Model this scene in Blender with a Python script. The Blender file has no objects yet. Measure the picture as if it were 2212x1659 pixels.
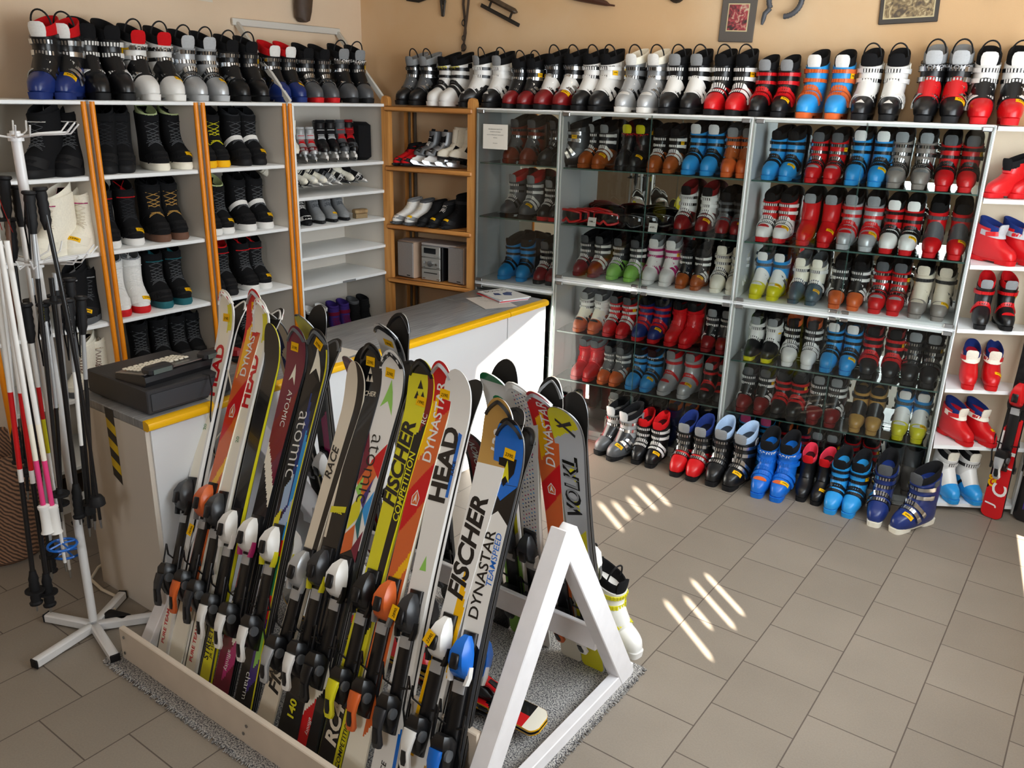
# Ski shop corner: shelving, glass cabinets full of boots, counter, ski rack and pole stand.
import bpy, math, random
import numpy as np
from mathutils import Vector, Matrix, Euler
from mathutils.bvhtree import BVHTree
from mathutils.geometry import tessellate_polygon
random.seed(7)
scn = bpy.context.scene
COL = scn.collection
PI = math.pi
CAMM = Matrix([[0.807, -0.210501, 0.551761, 0.0], [0.590035, 0.248352, -0.768231, 0.0], [0.024682, 0.945521, 0.324623, 2.08], [0.0, 0.0, 0.0, 1.0]])
R = math.radians

# ------------------------------------------------------------------ materials
def lin(c):
    return tuple((v/12.92 if v <= .04045 else ((v+.055)/1.055)**2.4) for v in c)
def hexc(h):
    return lin([int(h[i:i+2], 16)/255 for i in (0, 2, 4)])
MATS = {}
def mat(name, hx, rough=.45, metal=0., noise=0., nscale=40., spec=.5, bump=0., coat=0., trans=0.):
    if name in MATS: return MATS[name]
    m = bpy.data.materials.new(name); m.use_nodes = True
    nt = m.node_tree; b = nt.nodes['Principled BSDF']
    c = hexc(hx)
    b.inputs['Base Color'].default_value = (*c, 1)
    b.inputs['Roughness'].default_value = rough
    b.inputs['Metallic'].default_value = metal
    b.inputs['Specular IOR Level'].default_value = spec
    b.inputs['Coat Weight'].default_value = coat
    b.inputs['Transmission Weight'].default_value = trans
    if noise or bump:
        tc = nt.nodes.new('ShaderNodeTexCoord'); n = nt.nodes.new('ShaderNodeTexNoise')
        n.inputs['Scale'].default_value = nscale; n.inputs['Detail'].default_value = 4
        nt.links.new(tc.outputs['Object'], n.inputs['Vector'])
        if noise:
            r = nt.nodes.new('ShaderNodeMapRange'); r.inputs['To Min'].default_value = 1-noise; r.inputs['To Max'].default_value = 1+noise
            nt.links.new(n.outputs['Fac'], r.inputs['Value'])
            x = nt.nodes.new('ShaderNodeMix'); x.data_type = 'RGBA'; x.blend_type = 'MULTIPLY'; x.inputs['Factor'].default_value = 1
            x.inputs['A'].default_value = (*c, 1)
            nt.links.new(r.outputs['Result'], x.inputs['B'])
            nt.links.new(x.outputs['Result'], b.inputs['Base Color'])
        if bump:
            bp = nt.nodes.new('ShaderNodeBump'); bp.inputs['Strength'].default_value = bump; bp.inputs['Distance'].default_value = .004
            nt.links.new(n.outputs['Fac'], bp.inputs['Height']); nt.links.new(bp.outputs['Normal'], b.inputs['Normal'])
    MATS[name] = m
    return m
PAL = dict(k='141416', K='2c2d30', g='8b8d8f', G='55575a', s='b4b6b8', w='e6e4e0', c='d8ccb8', r='c8151b', R='7d1518', b='1668c8', B='1c2f6e',
           l='2a93d8', o='d2622c', O='a4511f', y='d8d020', Y='f2b705', n='8fc95a', N='1f7a48', m='b02a6c', M='6e1230', t='857c76', T='b98f4c', p='3c2a72', e='1d6068',
           x='7d2f1d', i='e0417e', h='3f5560', d='0d0d0e', u='9fb8d6', f='6a4a3a', a='efe9d8', j='cf3348', v='b9c48f')
def P(ch):
    "plastic in a palette colour"
    if ch in 'sg': return mat('plastic_'+PAL[ch], PAL[ch], .32, .35)
    return mat('plastic_'+PAL[ch], PAL[ch], .3, 0, spec=.5)
def Fb(ch):
    "fabric in a palette colour"
    return mat('fabric_'+PAL[ch], PAL[ch], .9, 0, noise=.12, nscale=120, spec=.2, bump=.15)
def Rb(ch):
    return mat('rubber_'+PAL[ch], PAL[ch], .65, 0, spec=.3)
CHROME = mat('chrome', 'c9cbcd', .18, 1.)
STEEL = mat('brushed_steel', 'a5a7a8', .35, 1.)
TAGM = mat('price_tag_paper', 'f2b90a', .6, spec=.2)
INK = mat('ink', '14120f', .7, spec=.1)

# ------------------------------------------------------------------ mesh building
class MB:
    def __init__(s): s.v = []; s.f = []; s.m = []
    def add(s, v, f, m=0, M=None):
        o = len(s.v)
        s.v += [tuple(M @ Vector(p)) for p in v] if M is not None else [tuple(p) for p in v]
        s.f += [tuple(i+o for i in q) for q in f]; s.m += [m]*len(f)
        return s
    def box(s, c, d, m=0, M=None, ch=0.):
        x, y, z = [q/2 for q in d]
        if ch <= 0:
            v = [(c[0]+a*x, c[1]+b*y, c[2]+e*z) for a in (-1, 1) for b in (-1, 1) for e in (-1, 1)]
            f = [(0, 1, 3, 2), (4, 6, 7, 5), (0, 4, 5, 1), (2, 3, 7, 6), (0, 2, 6, 4), (1, 5, 7, 3)]
            return s.add(v, f, m, M)
        ch = min(ch, x*.9, y*.9, z*.9)
        rings = []
        for zz, k in ((-z, ch), (-z+ch, 0), (z-ch, 0), (z, ch)):
            X, Y = x-k, y-k
            q = ch
            rings.append([(c[0]+a, c[1]+b, c[2]+zz) for a, b in ((X, -Y+q), (X, Y-q), (X-q, Y), (-X+q, Y), (-X, Y-q), (-X, -Y+q), (-X+q, -Y), (X-q, -Y))])
        return s.loft(rings, m, True, M)
    def loft(s, rings, m=0, cap=True, M=None, closed=True):
        n = len(rings[0]); v = [p for r in rings for p in r]; f = []
        for i in range(len(rings)-1):
            for j in range(n if closed else n-1):
                k = (j+1) % n
                f.append((i*n+j, i*n+k, (i+1)*n+k, (i+1)*n+j))
        if cap:
            f.append(tuple(range(n))[::-1]); f.append(tuple((len(rings)-1)*n+j for j in range(n)))
        return s.add(v, f, m, M)
    def tube(s, pts, r, n=8, m=0, cap=True, M=None, closed=False):
        pts = [Vector(p) for p in pts]; rings = []; N = len(pts); up = None
        rr = r if isinstance(r, (list, tuple)) else [r]*N
        for i, p in enumerate(pts):
            t = (pts[(i+1) % N]-pts[i-1]) if closed else pts[min(i+1, N-1)]-pts[max(i-1, 0)]
            t.normalize()
            if up is None: up = Vector((0, 0, 1)) if abs(t.z) < .9 else Vector((1, 0, 0))
            a = t.cross(up); a.normalize(); b = a.cross(t); up = b
            rings.append([p+(a*math.cos(q)+b*math.sin(q))*rr[i] for q in [2*PI*j/n for j in range(n)]])
        if closed: rings.append(rings[0]); cap = False
        return s.loft(rings, m, cap, M)
    def disc(s, c, ax, r, h, n=20, m=0, M=None, r2=None):
        "solid cylinder / cone frustum from c along ax"
        c = Vector(c); ax = Vector(ax).normalized()
        u = ax.orthogonal().normalized(); w = ax.cross(u)
        r2 = r if r2 is None else r2
        ring = lambda o, q: [c+ax*o+(u*math.cos(2*PI*j/n)+w*math.sin(2*PI*j/n))*q for j in range(n)]
        return s.loft([ring(0, r), ring(h, r2)], m, True, M)
    def prism(s, poly, z0, z1, m=0, M=None):
        n = len(poly)
        return s.loft([[(x, y, z0) for x, y in poly], [(x, y, z1) for x, y in poly]], m, True, M)
    def mesh(s, name, nm=None, smooth=True, ang=38):
        me = bpy.data.meshes.new(name)
        me.from_pydata(s.v, [], s.f)
        me.polygons.foreach_set('material_index', s.m)
        if smooth:
            me.polygons.foreach_set('use_smooth', [True]*len(s.f))
        me.validate(); me.update()
        if smooth: me.set_sharp_from_angle(angle=R(ang))
        return me
    def build(s, name, mats, parent=None, smooth=True, M=None, label=None, ang=38):
        me = s.mesh(name, smooth=smooth, ang=ang)
        for m in (mats if isinstance(mats, (list, tuple)) else [mats]): me.materials.append(m)
        return link(name, me, parent, M, label)
def link(name, me, parent=None, M=None, label=None):
    o = bpy.data.objects.new(name, me); COL.objects.link(o)
    if parent is not None: o.parent = parent
    if M is not None:
        o.matrix_local = M
    if label: o['label'] = label
    return o
def tag(o, label=None, cat=None, group=None, kind=None):
    if label: o['label'] = label
    if cat: o['category'] = cat
    if group: o['group'] = group
    if kind: o['kind'] = kind
    return o
def thing(name, label, cat, M=None, group=None):
    o = bpy.data.objects.new(name, None); COL.objects.link(o)
    o.empty_display_size = .05
    if M is not None: o.matrix_world = M
    return tag(o, label, cat, group)
def T(x, y, z): return Matrix.Translation((x, y, z))
def Rz(a): return Matrix.Rotation(R(a), 4, 'Z')
def Rx(a): return Matrix.Rotation(R(a), 4, 'X')
def Ry(a): return Matrix.Rotation(R(a), 4, 'Y')
def Sc(k): return Matrix.Diagonal((k, k, k, 1))
def frame(o, ex, ey, ez):
    M = Matrix.Identity(4)
    for i, e in enumerate((ex, ey, ez)):
        for j in range(3): M[j][i] = e[j]
    for j in range(3): M[j][3] = o[j]
    return M
_txt = {}
def text2d(s, bold=0., shear=0.):
    "flat glyph mesh (verts, faces) of height about 1, centred"
    k = (s, bold, shear)
    if k in _txt: return _txt[k]
    cu = bpy.data.curves.new('t', 'FONT'); cu.body = s; cu.size = 1.; cu.offset = bold; cu.shear = shear
    cu.align_x = 'CENTER'; cu.align_y = 'CENTER'; cu.resolution_u = 3
    o = bpy.data.objects.new('t', cu); COL.objects.link(o)
    bpy.context.view_layer.update()
    e = o.evaluated_get(bpy.context.evaluated_depsgraph_get()); me = e.to_mesh()
    v = [tuple(q.co[:2]) for q in me.vertices]; f = [tuple(p.vertices) for p in me.polygons]
    e.to_mesh_clear(); bpy.data.objects.remove(o); bpy.data.curves.remove(cu)
    if v:
        xs = [q[0] for q in v]; ys = [q[1] for q in v]
        cx, cy = (min(xs)+max(xs))/2, (min(ys)+max(ys))/2
        v = [(x-cx, y-cy) for x, y in v]
        w, h = max(xs)-min(xs), max(ys)-min(ys)
    else: w = h = 1
    _txt[k] = (v, f, w, h)
    return _txt[k]
def add_text(mb, s, fn, h, m=0, bold=0., shear=0., maxw=None):
    "text mapped through fn(x, y) -> point; h = letter height"
    v, f, w, hh = text2d(s, bold, shear)
    k = h/hh
    kx = k if maxw is None or w*k <= maxw else maxw/w
    mb.add([fn(x*kx, y*k) for x, y in v], f, m)

# ------------------------------------------------------------------ camera
H = 2.08
cd_ = bpy.data.cameras.new('camera'); cam = bpy.data.objects.new('camera', cd_); COL.objects.link(cam)
cd_.sensor_width = 36; cd_.lens = 36*1815/2212; cd_.clip_start = .05
cam.matrix_world = CAMM
scn.camera = cam
ROWS = [
 ('atop the glass cabinets', 'ski boots along the top of the glass cabinets', 'cab', 2.005, [
  ('black ski boot with grey cuff collar', 'alpine', 0.98, 'kkggssGk', 'L', 3.408, 3.305, -14, -14, None),
  ('white ski boot with black liner collar', 'alpine', 0.98, 'wwkkkk-w', '', 3.171, 3.079, -18, -18, ('HEAD', 'y')),
  ('white-cuffed ski boot with black toe beside white boots', 'alpine', 1, 'kwkgwawk', 'LDw', 2.94, 2.769, -30, -12, None),
  ('red-toed black ski boot with rounded black liner', 'alpine', 0.95, 'Rkkkskkk', 'Lq', 2.628, 2.528, -12, -12, None),
  ('red-toed ski boot with white instep and black cuff', 'alpine', 1.04, 'Rkkkskwk', 'Lt', 2.416, 2.293, -14, -14, ('LANGE', 'G')),
  ('black-toed white ski boot with lettered white strap', 'alpine', 1.04, 'kwkkwwwk', 'Lq', 2.174, 2.064, -16, -14, ('salomon', 'k')),
  ('silver grey ski boot with white toe and grey collar', 'alpine', 1.04, 'sgawswsw', 'LEw', 1.9, 1.765, -10, -8, None),
  ('black ski boot with white instep and grey tongue', 'alpine', 1.04, 'kkkgw-wk', 'L', 1.641, 1.518, -8, -8, None),
  ('glossy red-toed ski boot with tall black cuff', 'alpine', 1.04, 'rkkkw--k', 'Lq', 1.384, 1.268, -8, -8, None),
  ('black ski boot with red buckles', 'alpine', 0.95, 'kkkgr--k', 't', 1.143, 1.026, -8, -6, None),
  ('blue ski boot with orange buckles', 'alpine', 1.03, 'llkwo--o', 'q', 0.897, 0.751, -8, -4, None),
  ('white-cuffed black ski boot with triangle toe mark', 'alpine', 1.05, 'kwkkwawk', 'LDw', 0.623, 0.492, -4, -2, None),
  ('black ski boot with red instep and lettered collar', 'alpine', 1.1, 'kkgsskrk', 'Lt', 0.328, 0.206, -2, 0, ('SALOMON', 's')),
  ('red-toed ski boot with tall white cuff', 'alpine', 1.08, 'rwkww-kr', 'Lt', 0.08, -0.054, 2, 4, None),
 ]),
 ('narrow cabinet, top shelf', 'ski boots behind glass in the narrow cabinet', 'cab', 1.685, [
  ('orange-red ski boot', 'alpine', 0.92, 'xxkGs-Gx', '', 2.614, 2.499, -8, -8, None),
  ('black ski boot turned sideways', 'alpine', 0.92, 'kkkGsG-k', 'q', 2.386, 2.3, -30, -60, None),
 ]),
 ('narrow cabinet, second shelf', 'ski boots behind glass in the narrow cabinet', 'cab', 1.355, [
  ('charcoal ski boot with red liner and white buckles', 'alpine', 0.92, 'GGrgw--k', 't', 2.629, 2.495, -14, -10, None),
  ('black ski boot on red sole', 'alpine', 0.85, 'kkkgw--r', 'q', 2.37, 2.291, -14, -10, None),
 ]),
 ('narrow cabinet, lowest shelf', 'ski boots behind glass in the narrow cabinet', 'cab', 0.955, [
  ('bright blue ski boot with black buckles', 'alpine', 0.92, 'llkkk--l', '', 2.636, 2.495, -12, 6, None),
  ('dark red ski boot with black cuff', 'alpine', 0.92, 'RkkGw--k', '', 2.38, 2.293, -8, -4, None),
 ]),
 ('middle cabinet, top shelf', 'ski boots behind glass in the middle cabinet', 'cab', 1.685, [
  ('orange-toed ski boot with charcoal cuff and price sticker', 'alpine', 0.88, 'OKkgw--O', 't', 2.113, 2.024, -10, -10, None),
  ('black ski boot with yellow collar', 'alpine', 0.9, 'kkkykY-k', 't', 1.877, 1.796, -6, -6, ('TECNO', 'r')),
  ('orange-toed ski boot with broad black cuff', 'alpine', 0.86, 'OkkkwK-O', 'q', 1.685, 1.589, -8, -6, None),
  ('bright blue ski boot with tall black liner', 'alpine', 0.96, 'llkwk--l', '', 1.482, 1.374, -10, -6, None),
  ('all orange ski boot', 'alpine', 0.92, 'ooGgs-Oo', '', 1.256, 1.173, 0, 0, None),
 ]),
 ('middle cabinet, goggle shelf', 'ski boots behind glass in the middle cabinet', 'cab', 1.355, [
  ('white-cuffed dark red ski boot', 'alpine', 0.93, 'RwRkww-k', 't', 1.495, 1.371, -4, -4, None),
  ('dark red ski boot with black cuff', 'alpine', 0.86, 'RkkkG--k', 't', 1.255, 1.172, 0, 0, None),
 ]),
 ('middle cabinet, third shelf', 'ski boots behind glass in the middle cabinet', 'cab', 1.04, [
  ('dark red-toed ski boot with black cuff', 'alpine', 0.86, 'RKkGwK-R', '', 2.111, 2.013, -12, -10, None),
  ('green-toed ski boot with black cuff', 'alpine', 0.86, 'nKkGw--n', '', 1.892, 1.78, -10, -8, None),
  ('white ski boot with magenta buckles', 'alpine', 0.92, 'wwgwm-ww', 'q', 1.661, 1.556, -4, -4, None),
  ('amber-toed black ski boot', 'alpine', 0.82, 'Okkkw-kO', 't', 1.458, 1.37, -4, -4, None),
  ('cream white ski boot', 'alpine', 0.92, 'aakaw--a', '', 1.254, 1.161, -4, -4, None),
 ]),
 ('middle cabinet, sunlit shelf', 'ski boots behind glass in the middle cabinet', 'cab', 0.685, [
  ('orange ski boot with white instep', 'alpine', 0.86, 'owkgw-ao', 'Ek', 2.092, 1.992, -10, -8, None),
  ('red ski boot with ribbed red buckles', 'alpine', 0.86, 'rrkGw--r', 'q', 1.893, 1.805, -10, -8, None),
  ('navy blue ski boot with red buckles', 'alpine', 0.92, 'BBkkr--r', 't', 1.702, 1.6, -10, -6, None),
  ('plain red two-buckle ski boot', 'kid', 0.92, 'rrkkr--r', '', 1.499, 1.408, -14, -12, None),
  ('dark red-toed black ski boot', 'alpine', 0.86, 'RKkgw-kR', 'q', 1.272, 1.184, -6, -4, None),
 ]),
 ('middle cabinet, shelf below sunlit one', 'ski boots behind glass in the middle cabinet', 'cab', 0.37, [
  ('red two-buckle ski boot with grey liner', 'kid', 0.9, 'rrgGr--r', '', 2.092, 2.008, -14, -10, None),
  ('orange-toed ski boot with grey cuff', 'alpine', 0.84, 'oGKGw-Go', '', 1.91, 1.829, -12, -10, None),
  ('light blue ski boot with lettered collar', 'alpine', 0.9, 'llkkks-l', 't', 1.722, 1.626, -14, -10, ('LANGE', 'w')),
  ('silver ski boot with red liner', 'kid', 0.94, 'ssrgr--s', 'tEr', 1.514, 1.388, -14, -10, None),
  ('black ski boot with red liner', 'kid', 0.82, 'kkrgr--k', 'tEr', 1.257, 1.168, -6, -4, None),
 ]),
 ('middle cabinet, floor level', 'ski boots behind glass in the middle cabinet', 'cab', 0.05, [
  ('white ski boot in the shade', 'alpine', 0.9, 'wwkgw--w', '', 1.836, 1.733, 0, 0, None),
  ('black ski boot with piped liner', 'alpine', 0.9, 'kkkks--k', '', 1.634, 1.549, 0, 0, None),
  ('navy ski boot with orange liner', 'alpine', 0.9, 'BBokB--B', '', 1.444, 1.341, 0, 0, None),
  ('black ski boot with lettered cuff', 'alpine', 0.88, 'kkKkk--k', 'q', 1.245, 1.16, 0, 0, ('SALOMON', 'w')),
 ]),
 ('right cabinet, top shelf', 'ski boots behind glass in the right cabinet', 'cab', 1.685, [
  ('bright blue ski boot with black buckles beside partition', 'alpine', 0.9, 'llkkk--l', 't', 1.042, 0.95, -14, -10, None),
  ('red ski boot with silver oval emblem', 'alpine', 0.9, 'rrkGs--r', 'qEs', 0.814, 0.72, -6, -6, None),
  ('blue ski boot with tall black liner', 'alpine', 0.96, 'llkwk--l', 't', 0.615, 0.502, -8, -6, None),
  ('grey-brown ski boot', 'alpine', 0.96, 'ttkgs--t', 'Eg', 0.411, 0.294, -4, -2, None),
  ('red ski boot with black buckles', 'alpine', 0.94, 'rrkGk--r', 'q', 0.188, 0.086, -4, -2, None),
 ]),
 ('right cabinet, second shelf', 'ski boots behind glass in the right cabinet', 'cab', 1.355, [
  ('white-toed red ski boot with orange cuff side', 'alpine', 0.92, 'wrkkw--r', 'tEr', 1.031, 0.938, -8, -6, None),
  ('smooth red rear-entry ski boot', 'rear', 0.95, 'rrkgr--r', 't', 0.812, 0.705, -4, -4, None),
  ('silver ski boot with red oval emblem', 'alpine', 0.98, 'sskgr--s', 'tEr', 0.607, 0.495, -6, -4, None),
  ('white-toed red ski boot with black buckles', 'alpine', 0.94, 'wrkwk--r', 't', 0.397, 0.302, -6, -4, None),
  ('red two-buckle ski boot with dark liner', 'kid', 0.95, 'rrkkG-Gr', 't', 0.19, 0.074, -4, -2, None),
 ]),
 ('right cabinet, third shelf', 'ski boots behind glass in the right cabinet', 'cab', 1.035, [
  ('yellow ski boot with blue cuff', 'kid', 0.9, 'ylkwGwwy', 'tEw', 1.03, 0.934, -8, -6, None),
  ('slate blue ski boot with white collar', 'kid', 0.86, 'haGaww-h', 't', 0.819, 0.727, -6, -4, None),
  ('orange-toed black ski boot', 'alpine', 0.9, 'oKkkw-ko', '', 0.602, 0.507, -2, -2, None),
  ('red ski boot with large silver emblem', 'alpine', 0.94, 'rrkGs--r', 'qEs', 0.4, 0.308, -4, -2, None),
  ('taupe ski boot with cream cuff', 'kid', 0.94, 'tckcKcct', 'tEc', 0.206, 0.098, -6, -4, None),
 ]),
 ('right cabinet, fourth shelf', 'ski boots behind glass in the right cabinet', 'cab', 0.675, [
  ('black ski boot with white front panel', 'kid', 0.86, 'kwkgww-y', 'q', 1.019, 0.921, -6, -4, None),
  ('white-toed black ski boot with orange liner', 'alpine', 0.92, 'wkokw--w', '', 0.803, 0.697, 0, 0, None),
  ('bright blue ski boot with black liner', 'alpine', 0.94, 'llkwk--l', 't', 0.6, 0.495, -8, -4, None),
  ('black ski boot with red buckles and red liner', 'alpine', 0.96, 'kkRkr--k', 'q', 0.386, 0.272, -2, 0, None),
  ('black ski boot with thin red catches', 'alpine', 0.96, 'kkkgs--k', 'q', 0.178, 0.082, -2, 0, None),
 ]),
 ('right cabinet, fifth shelf', 'ski boots behind glass in the right cabinet', 'cab', 0.36, [
  ('dark red ski boot by the partition', 'alpine', 0.9, 'RKkGw-kR', 'q', 1.027, 0.925, -6, -4, None),
  ('black ski boot with red-tipped buckles', 'alpine', 0.9, 'kkkkr--k', 'q', 0.829, 0.74, -6, -4, None),
  ('dark red ski boot with grey piping', 'alpine', 0.94, 'RKkgw-kR', '', 0.628, 0.53, -4, -2, None),
  ('tan ski boot with black buckles', 'kid', 0.9, 'TTkkk-kT', '', 0.398, 0.309, -2, 0, None),
  ('yellow ski boot with slate blue cuff', 'kid', 0.92, 'ylkwGwwy', 'tEw', 0.177, 0.081, -2, 0, None),
 ]),
 ('right cabinet, floor level', 'ski boots behind glass in the right cabinet', 'cab', 0.05, [
  ('blue ski boot with pink tongue', 'alpine', 0.95, 'llkik--l', '', 1.002, 0.883, 0, 0, None),
  ('black ski boot with orange liner', 'alpine', 0.92, 'kkokr--k', '', 0.774, 0.671, 0, 0, None),
  ('charcoal ski boot with piped liner', 'alpine', 0.86, 'KKkgs--k', 'q', 0.586, 0.505, 0, 0, None),
  ('dark red ski boot with black liner', 'alpine', 0.92, 'RrkkG--R', 'q', 0.4, 0.299, 0, 0, None),
  ('grey-brown rear-entry ski boot', 'rear', 1.02, 'tGkkk--t', 'L', 0.173, 0.077, 0, 0, None),
 ]),
 ('atop the side shelving', 'ski boots along the top of the side shelving', 'left', 2.01, [
  ('black ski boot with blue toe, nearest the camera', 'alpine', 1.1, 'BkrwskkB', 'Lt', 1.951, 2.071, -50, -45, None),
  ('glossy black ski boot with grey strap', 'alpine', 1.14, 'kkkkwGkk', 'q', 2.282, 2.412, -10, -8, None),
  ('white-cuffed ski boot with black instep', 'alpine', 1.1, 'wwkrskkw', 'Lt', 2.55, 2.694, -6, -6, ('ATOMIC', 'w')),
  ('silver grey ski boot with black liner', 'alpine', 1.08, 'ssksss-s', 'Lt', 2.83, 2.962, -6, -6, None),
  ('plain black ski boot with yellow sticker', 'alpine', 1.06, 'kkkkskkk', 'Lq', 3.101, 3.23, -8, -8, None),
  ('blue-toed black ski boot behind the sloping strip', 'alpine', 1.02, 'BkrwskkB', 't', 3.388, 3.504, -8, -8, None),
  ('grey-toed black ski boot on red sole', 'alpine', 1.02, 'Gkkksk-r', '', 3.634, 3.763, -10, -10, None),
  ('dark grey-toed black ski boot with grip loop', 'alpine', 1.06, 'Gkkgskkk', 'Lq', 3.92, 4.054, -12, -14, ('SALOMON', 'w')),
 ]),
 ('side shelving, first bay, upper row', 'snowboard boots in the side shelving', 'left', 1.665, [
  ('black snowboard boot with white trim', 'board', 1.05, 'kkkwKk-k', 'q', 1.85, 2.009, -62, -58, None),
 ]),
 ('side shelving, first bay, second row', 'snowboard boots in the side shelving', 'left', 1.3, [
  ('white snowboard boot with pink lining', 'board', 1.0, 'aaamac-a', 't', 1.83, 1.994, -72, -66, None),
 ]),
 ('side shelving, first bay, third row', 'snowboard boots in the side shelving', 'left', 0.945, [
  ('black snowboard boot with grey sole', 'board', 0.95, 'kkkskk-G', 't', 1.906, 2.011, -60, -50, None),
 ]),
 ('side shelving, first bay, bottom row', 'snowboard boots in the side shelving', 'left', 0.59, [
  ('cream white snowboard boot', 'moon', 0.9, 'aaacaf-G', '', 1.904, 2.008, -60, -52, None),
 ]),
 ('side shelving, second bay, upper row', 'snowboard boots in the side shelving', 'left', 1.665, [
  ('plain black snowboard boot with green stitching', 'board', 1.03, 'kkkkkK-k', 'Dn', 2.241, 2.34, -34, -28, None),
  ('black snowboard boot with pale sole', 'board', 1.02, 'kkvkkk-a', 't', 2.556, 2.694, -12, -10, None),
 ]),
 ('side shelving, second bay, second row', 'snowboard boots in the side shelving', 'left', 1.3, [
  ('black snowboard boot with white toe rim', 'board', 1.0, 'kkkrkK-w', 'tDw', 2.235, 2.365, -16, -14, None),
  ('black tan-laced snowboard boot with gum sole', 'board', 1.05, 'kkkkkTkf', '', 2.52, 2.627, -12, -10, None),
 ]),
 ('side shelving, second bay, third row', 'snowboard boots in the side shelving', 'left', 0.945, [
  ('white snowboard boot with red sole and emblem', 'board', 1.0, 'wwgwww-r', 'tDr', 2.245, 2.356, -16, -14, None),
  ('black snowboard boot with teal sole', 'board', 1.02, 'kkkekk-e', 't', 2.494, 2.609, -10, -10, None),
 ]),
 ('side shelving, second bay, bottom row', 'snowboard boots in the side shelving', 'left', 0.59, [
  ('tall black snowboard boot behind the register', 'board', 1.0, 'kkkkkk-k', 'Dy', 2.33, 2.451, -20, -20, None),
  ('tall black snowboard boot with yellow ring', 'board', 1.0, 'kkkkkk-k', 'Dy', 2.572, 2.667, -16, -16, None),
 ]),
 ('side shelving, third bay, upper row', 'snowboard boots in the side shelving', 'left', 1.665, [
  ('black snowboard boot with yellow laces', 'board', 1.0, 'kkkkkykY', '', 2.844, 2.93, -10, -10, None),
  ('black snowboard boot with white label', 'board', 1.0, 'kkKKkkwk', 'tDy', 3.078, 3.181, -8, -8, None),
 ]),
 ('side shelving, third bay, second row', 'snowboard boots in the side shelving', 'left', 1.3, [
  ('black snowboard boot with white sole', 'board', 0.95, 'kkvkkk-w', 'tDw', 2.845, 2.924, -10, -10, None),
  ('black snowboard boot with white strap', 'board', 1.02, 'kkkkkkww', 'tDw', 3.077, 3.199, -8, -8, None),
 ]),
 ('side shelving, third bay, third row', 'snowboard boots in the side shelving', 'left', 0.945, [
  ('black snowboard boot with red lining', 'board', 0.98, 'kkrrkk-k', 'Dr', 2.833, 2.915, -10, -10, None),
  ('black snowboard boot with white toe badge', 'board', 0.98, 'kkkrkk-w', 'tDw', 3.067, 3.159, -8, -8, None),
 ]),
 ('side shelving, third bay, bottom row', 'snowboard boots in the side shelving', 'left', 0.59, [
  ('black snowboard boot behind the ski tips', 'board', 0.98, 'kkkkkk-k', '', 2.919, 3.039, -8, -8, None),
 ]),
]
FLOOR = [
 ('black and silver ski boot with dark liner', 'alpine', 0.98, 'GsksskKk', 't', (-2.348, 4.168), (-2.244, 4.136), -22, -24, None),
 ('black ski boot with bright red liner', 'alpine', 0.88, 'kkrrw--k', 't', (-2.093, 4.19), (-2.003, 4.195), -2, -4, None),
 ('red-toed ski boot with black cuff', 'alpine', 1.0, 'rkBgs--k', '', (-1.831, 4.178), (-1.73, 4.181), -4, -4, None),
 ('black ski boot with pale blue liner', 'alpine', 1.04, 'kkugss-k', 't', (-1.612, 4.191), (-1.516, 4.193), -4, -14, None),
 ('bright blue ski boot with lettered collar', 'alpine', 1.02, 'bbkkb--b', 'tEo', (-1.351, 4.215), (-1.25, 4.232), -4, -6, ('LANGE', 'w')),
 ('small black ski boot with fluffy red liner', 'rear', 0.82, 'kkjrk--k', 't', (-1.139, 4.329), (-1.064, 4.333), 0, -8, None),
 ('light blue ski boot with black liner', 'alpine', 0.94, 'llkkk--l', 'q', (-0.97, 4.278), (-0.883, 4.295), -6, -8, None),
 ('dark blue ski boot with grey collar strap', 'alpine', 1.04, 'BBkGsG-a', 't', (-0.742, 4.278), (-0.649, 4.278), -4, -34, None),
 ('red ski boot half hidden behind skis', 'kid', 0.9, 'rrkgr--r', '', (-2.705, 4.167), (-2.619, 4.16), -8, -8, None),
]

POLES = [((-2.975, 1.212, 1.485), (-2.997, 1.161, 0.238), 'a'), ((-2.983, 1.241, 1.48), (-2.999, 1.207, 0.206), 'a'), ((-2.927, 1.22, 1.597), (-2.929, 1.215, 0.539), 'b'), ((-2.928, 1.243, 1.594), (-2.927, 1.244, 0.527), 'b'), ((-2.92, 1.333, 1.747), (-2.944, 1.28, 0.592), 'c'), ((-2.915, 1.368, 1.757), (-2.903, 1.395, 0.526), 'd'), ((-2.965, 1.427, 1.364), (-2.983, 1.388, 0.466), 'e'), ((-2.966, 1.474, 1.364), (-2.992, 1.417, 0.481), 'f'), ((-2.982, 1.292, 1.368), (-2.987, 1.281, 0.362), 'g'), ((-2.979, 1.348, 1.359), (-3.001, 1.298, 0.527), 'h'), ((-2.955, 1.377, 1.447), (-2.967, 1.351, 0.531), 'i'), ((-3.076, 1.327, 1.645), (-3.101, 1.273, 0.282), 'j'), ((-3.055, 1.324, 1.785), (-3.094, 1.239, 0.646), 'k'), ((-3.08, 1.368, 1.75), (-3.093, 1.339, 0.264), 'l'), ((-3.049, 1.436, 1.442), (-3.071, 1.388, 0.456), 'm'), ((-3.116, 1.385, 1.423), (-3.155, 1.298, 0.249), 'n'), ((-3.049, 1.485, 1.417), (-3.068, 1.442, 0.455), 'o'), ((-3.053, 1.281, 1.728), (-3.081, 1.22, 0.769), 'p')]
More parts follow.
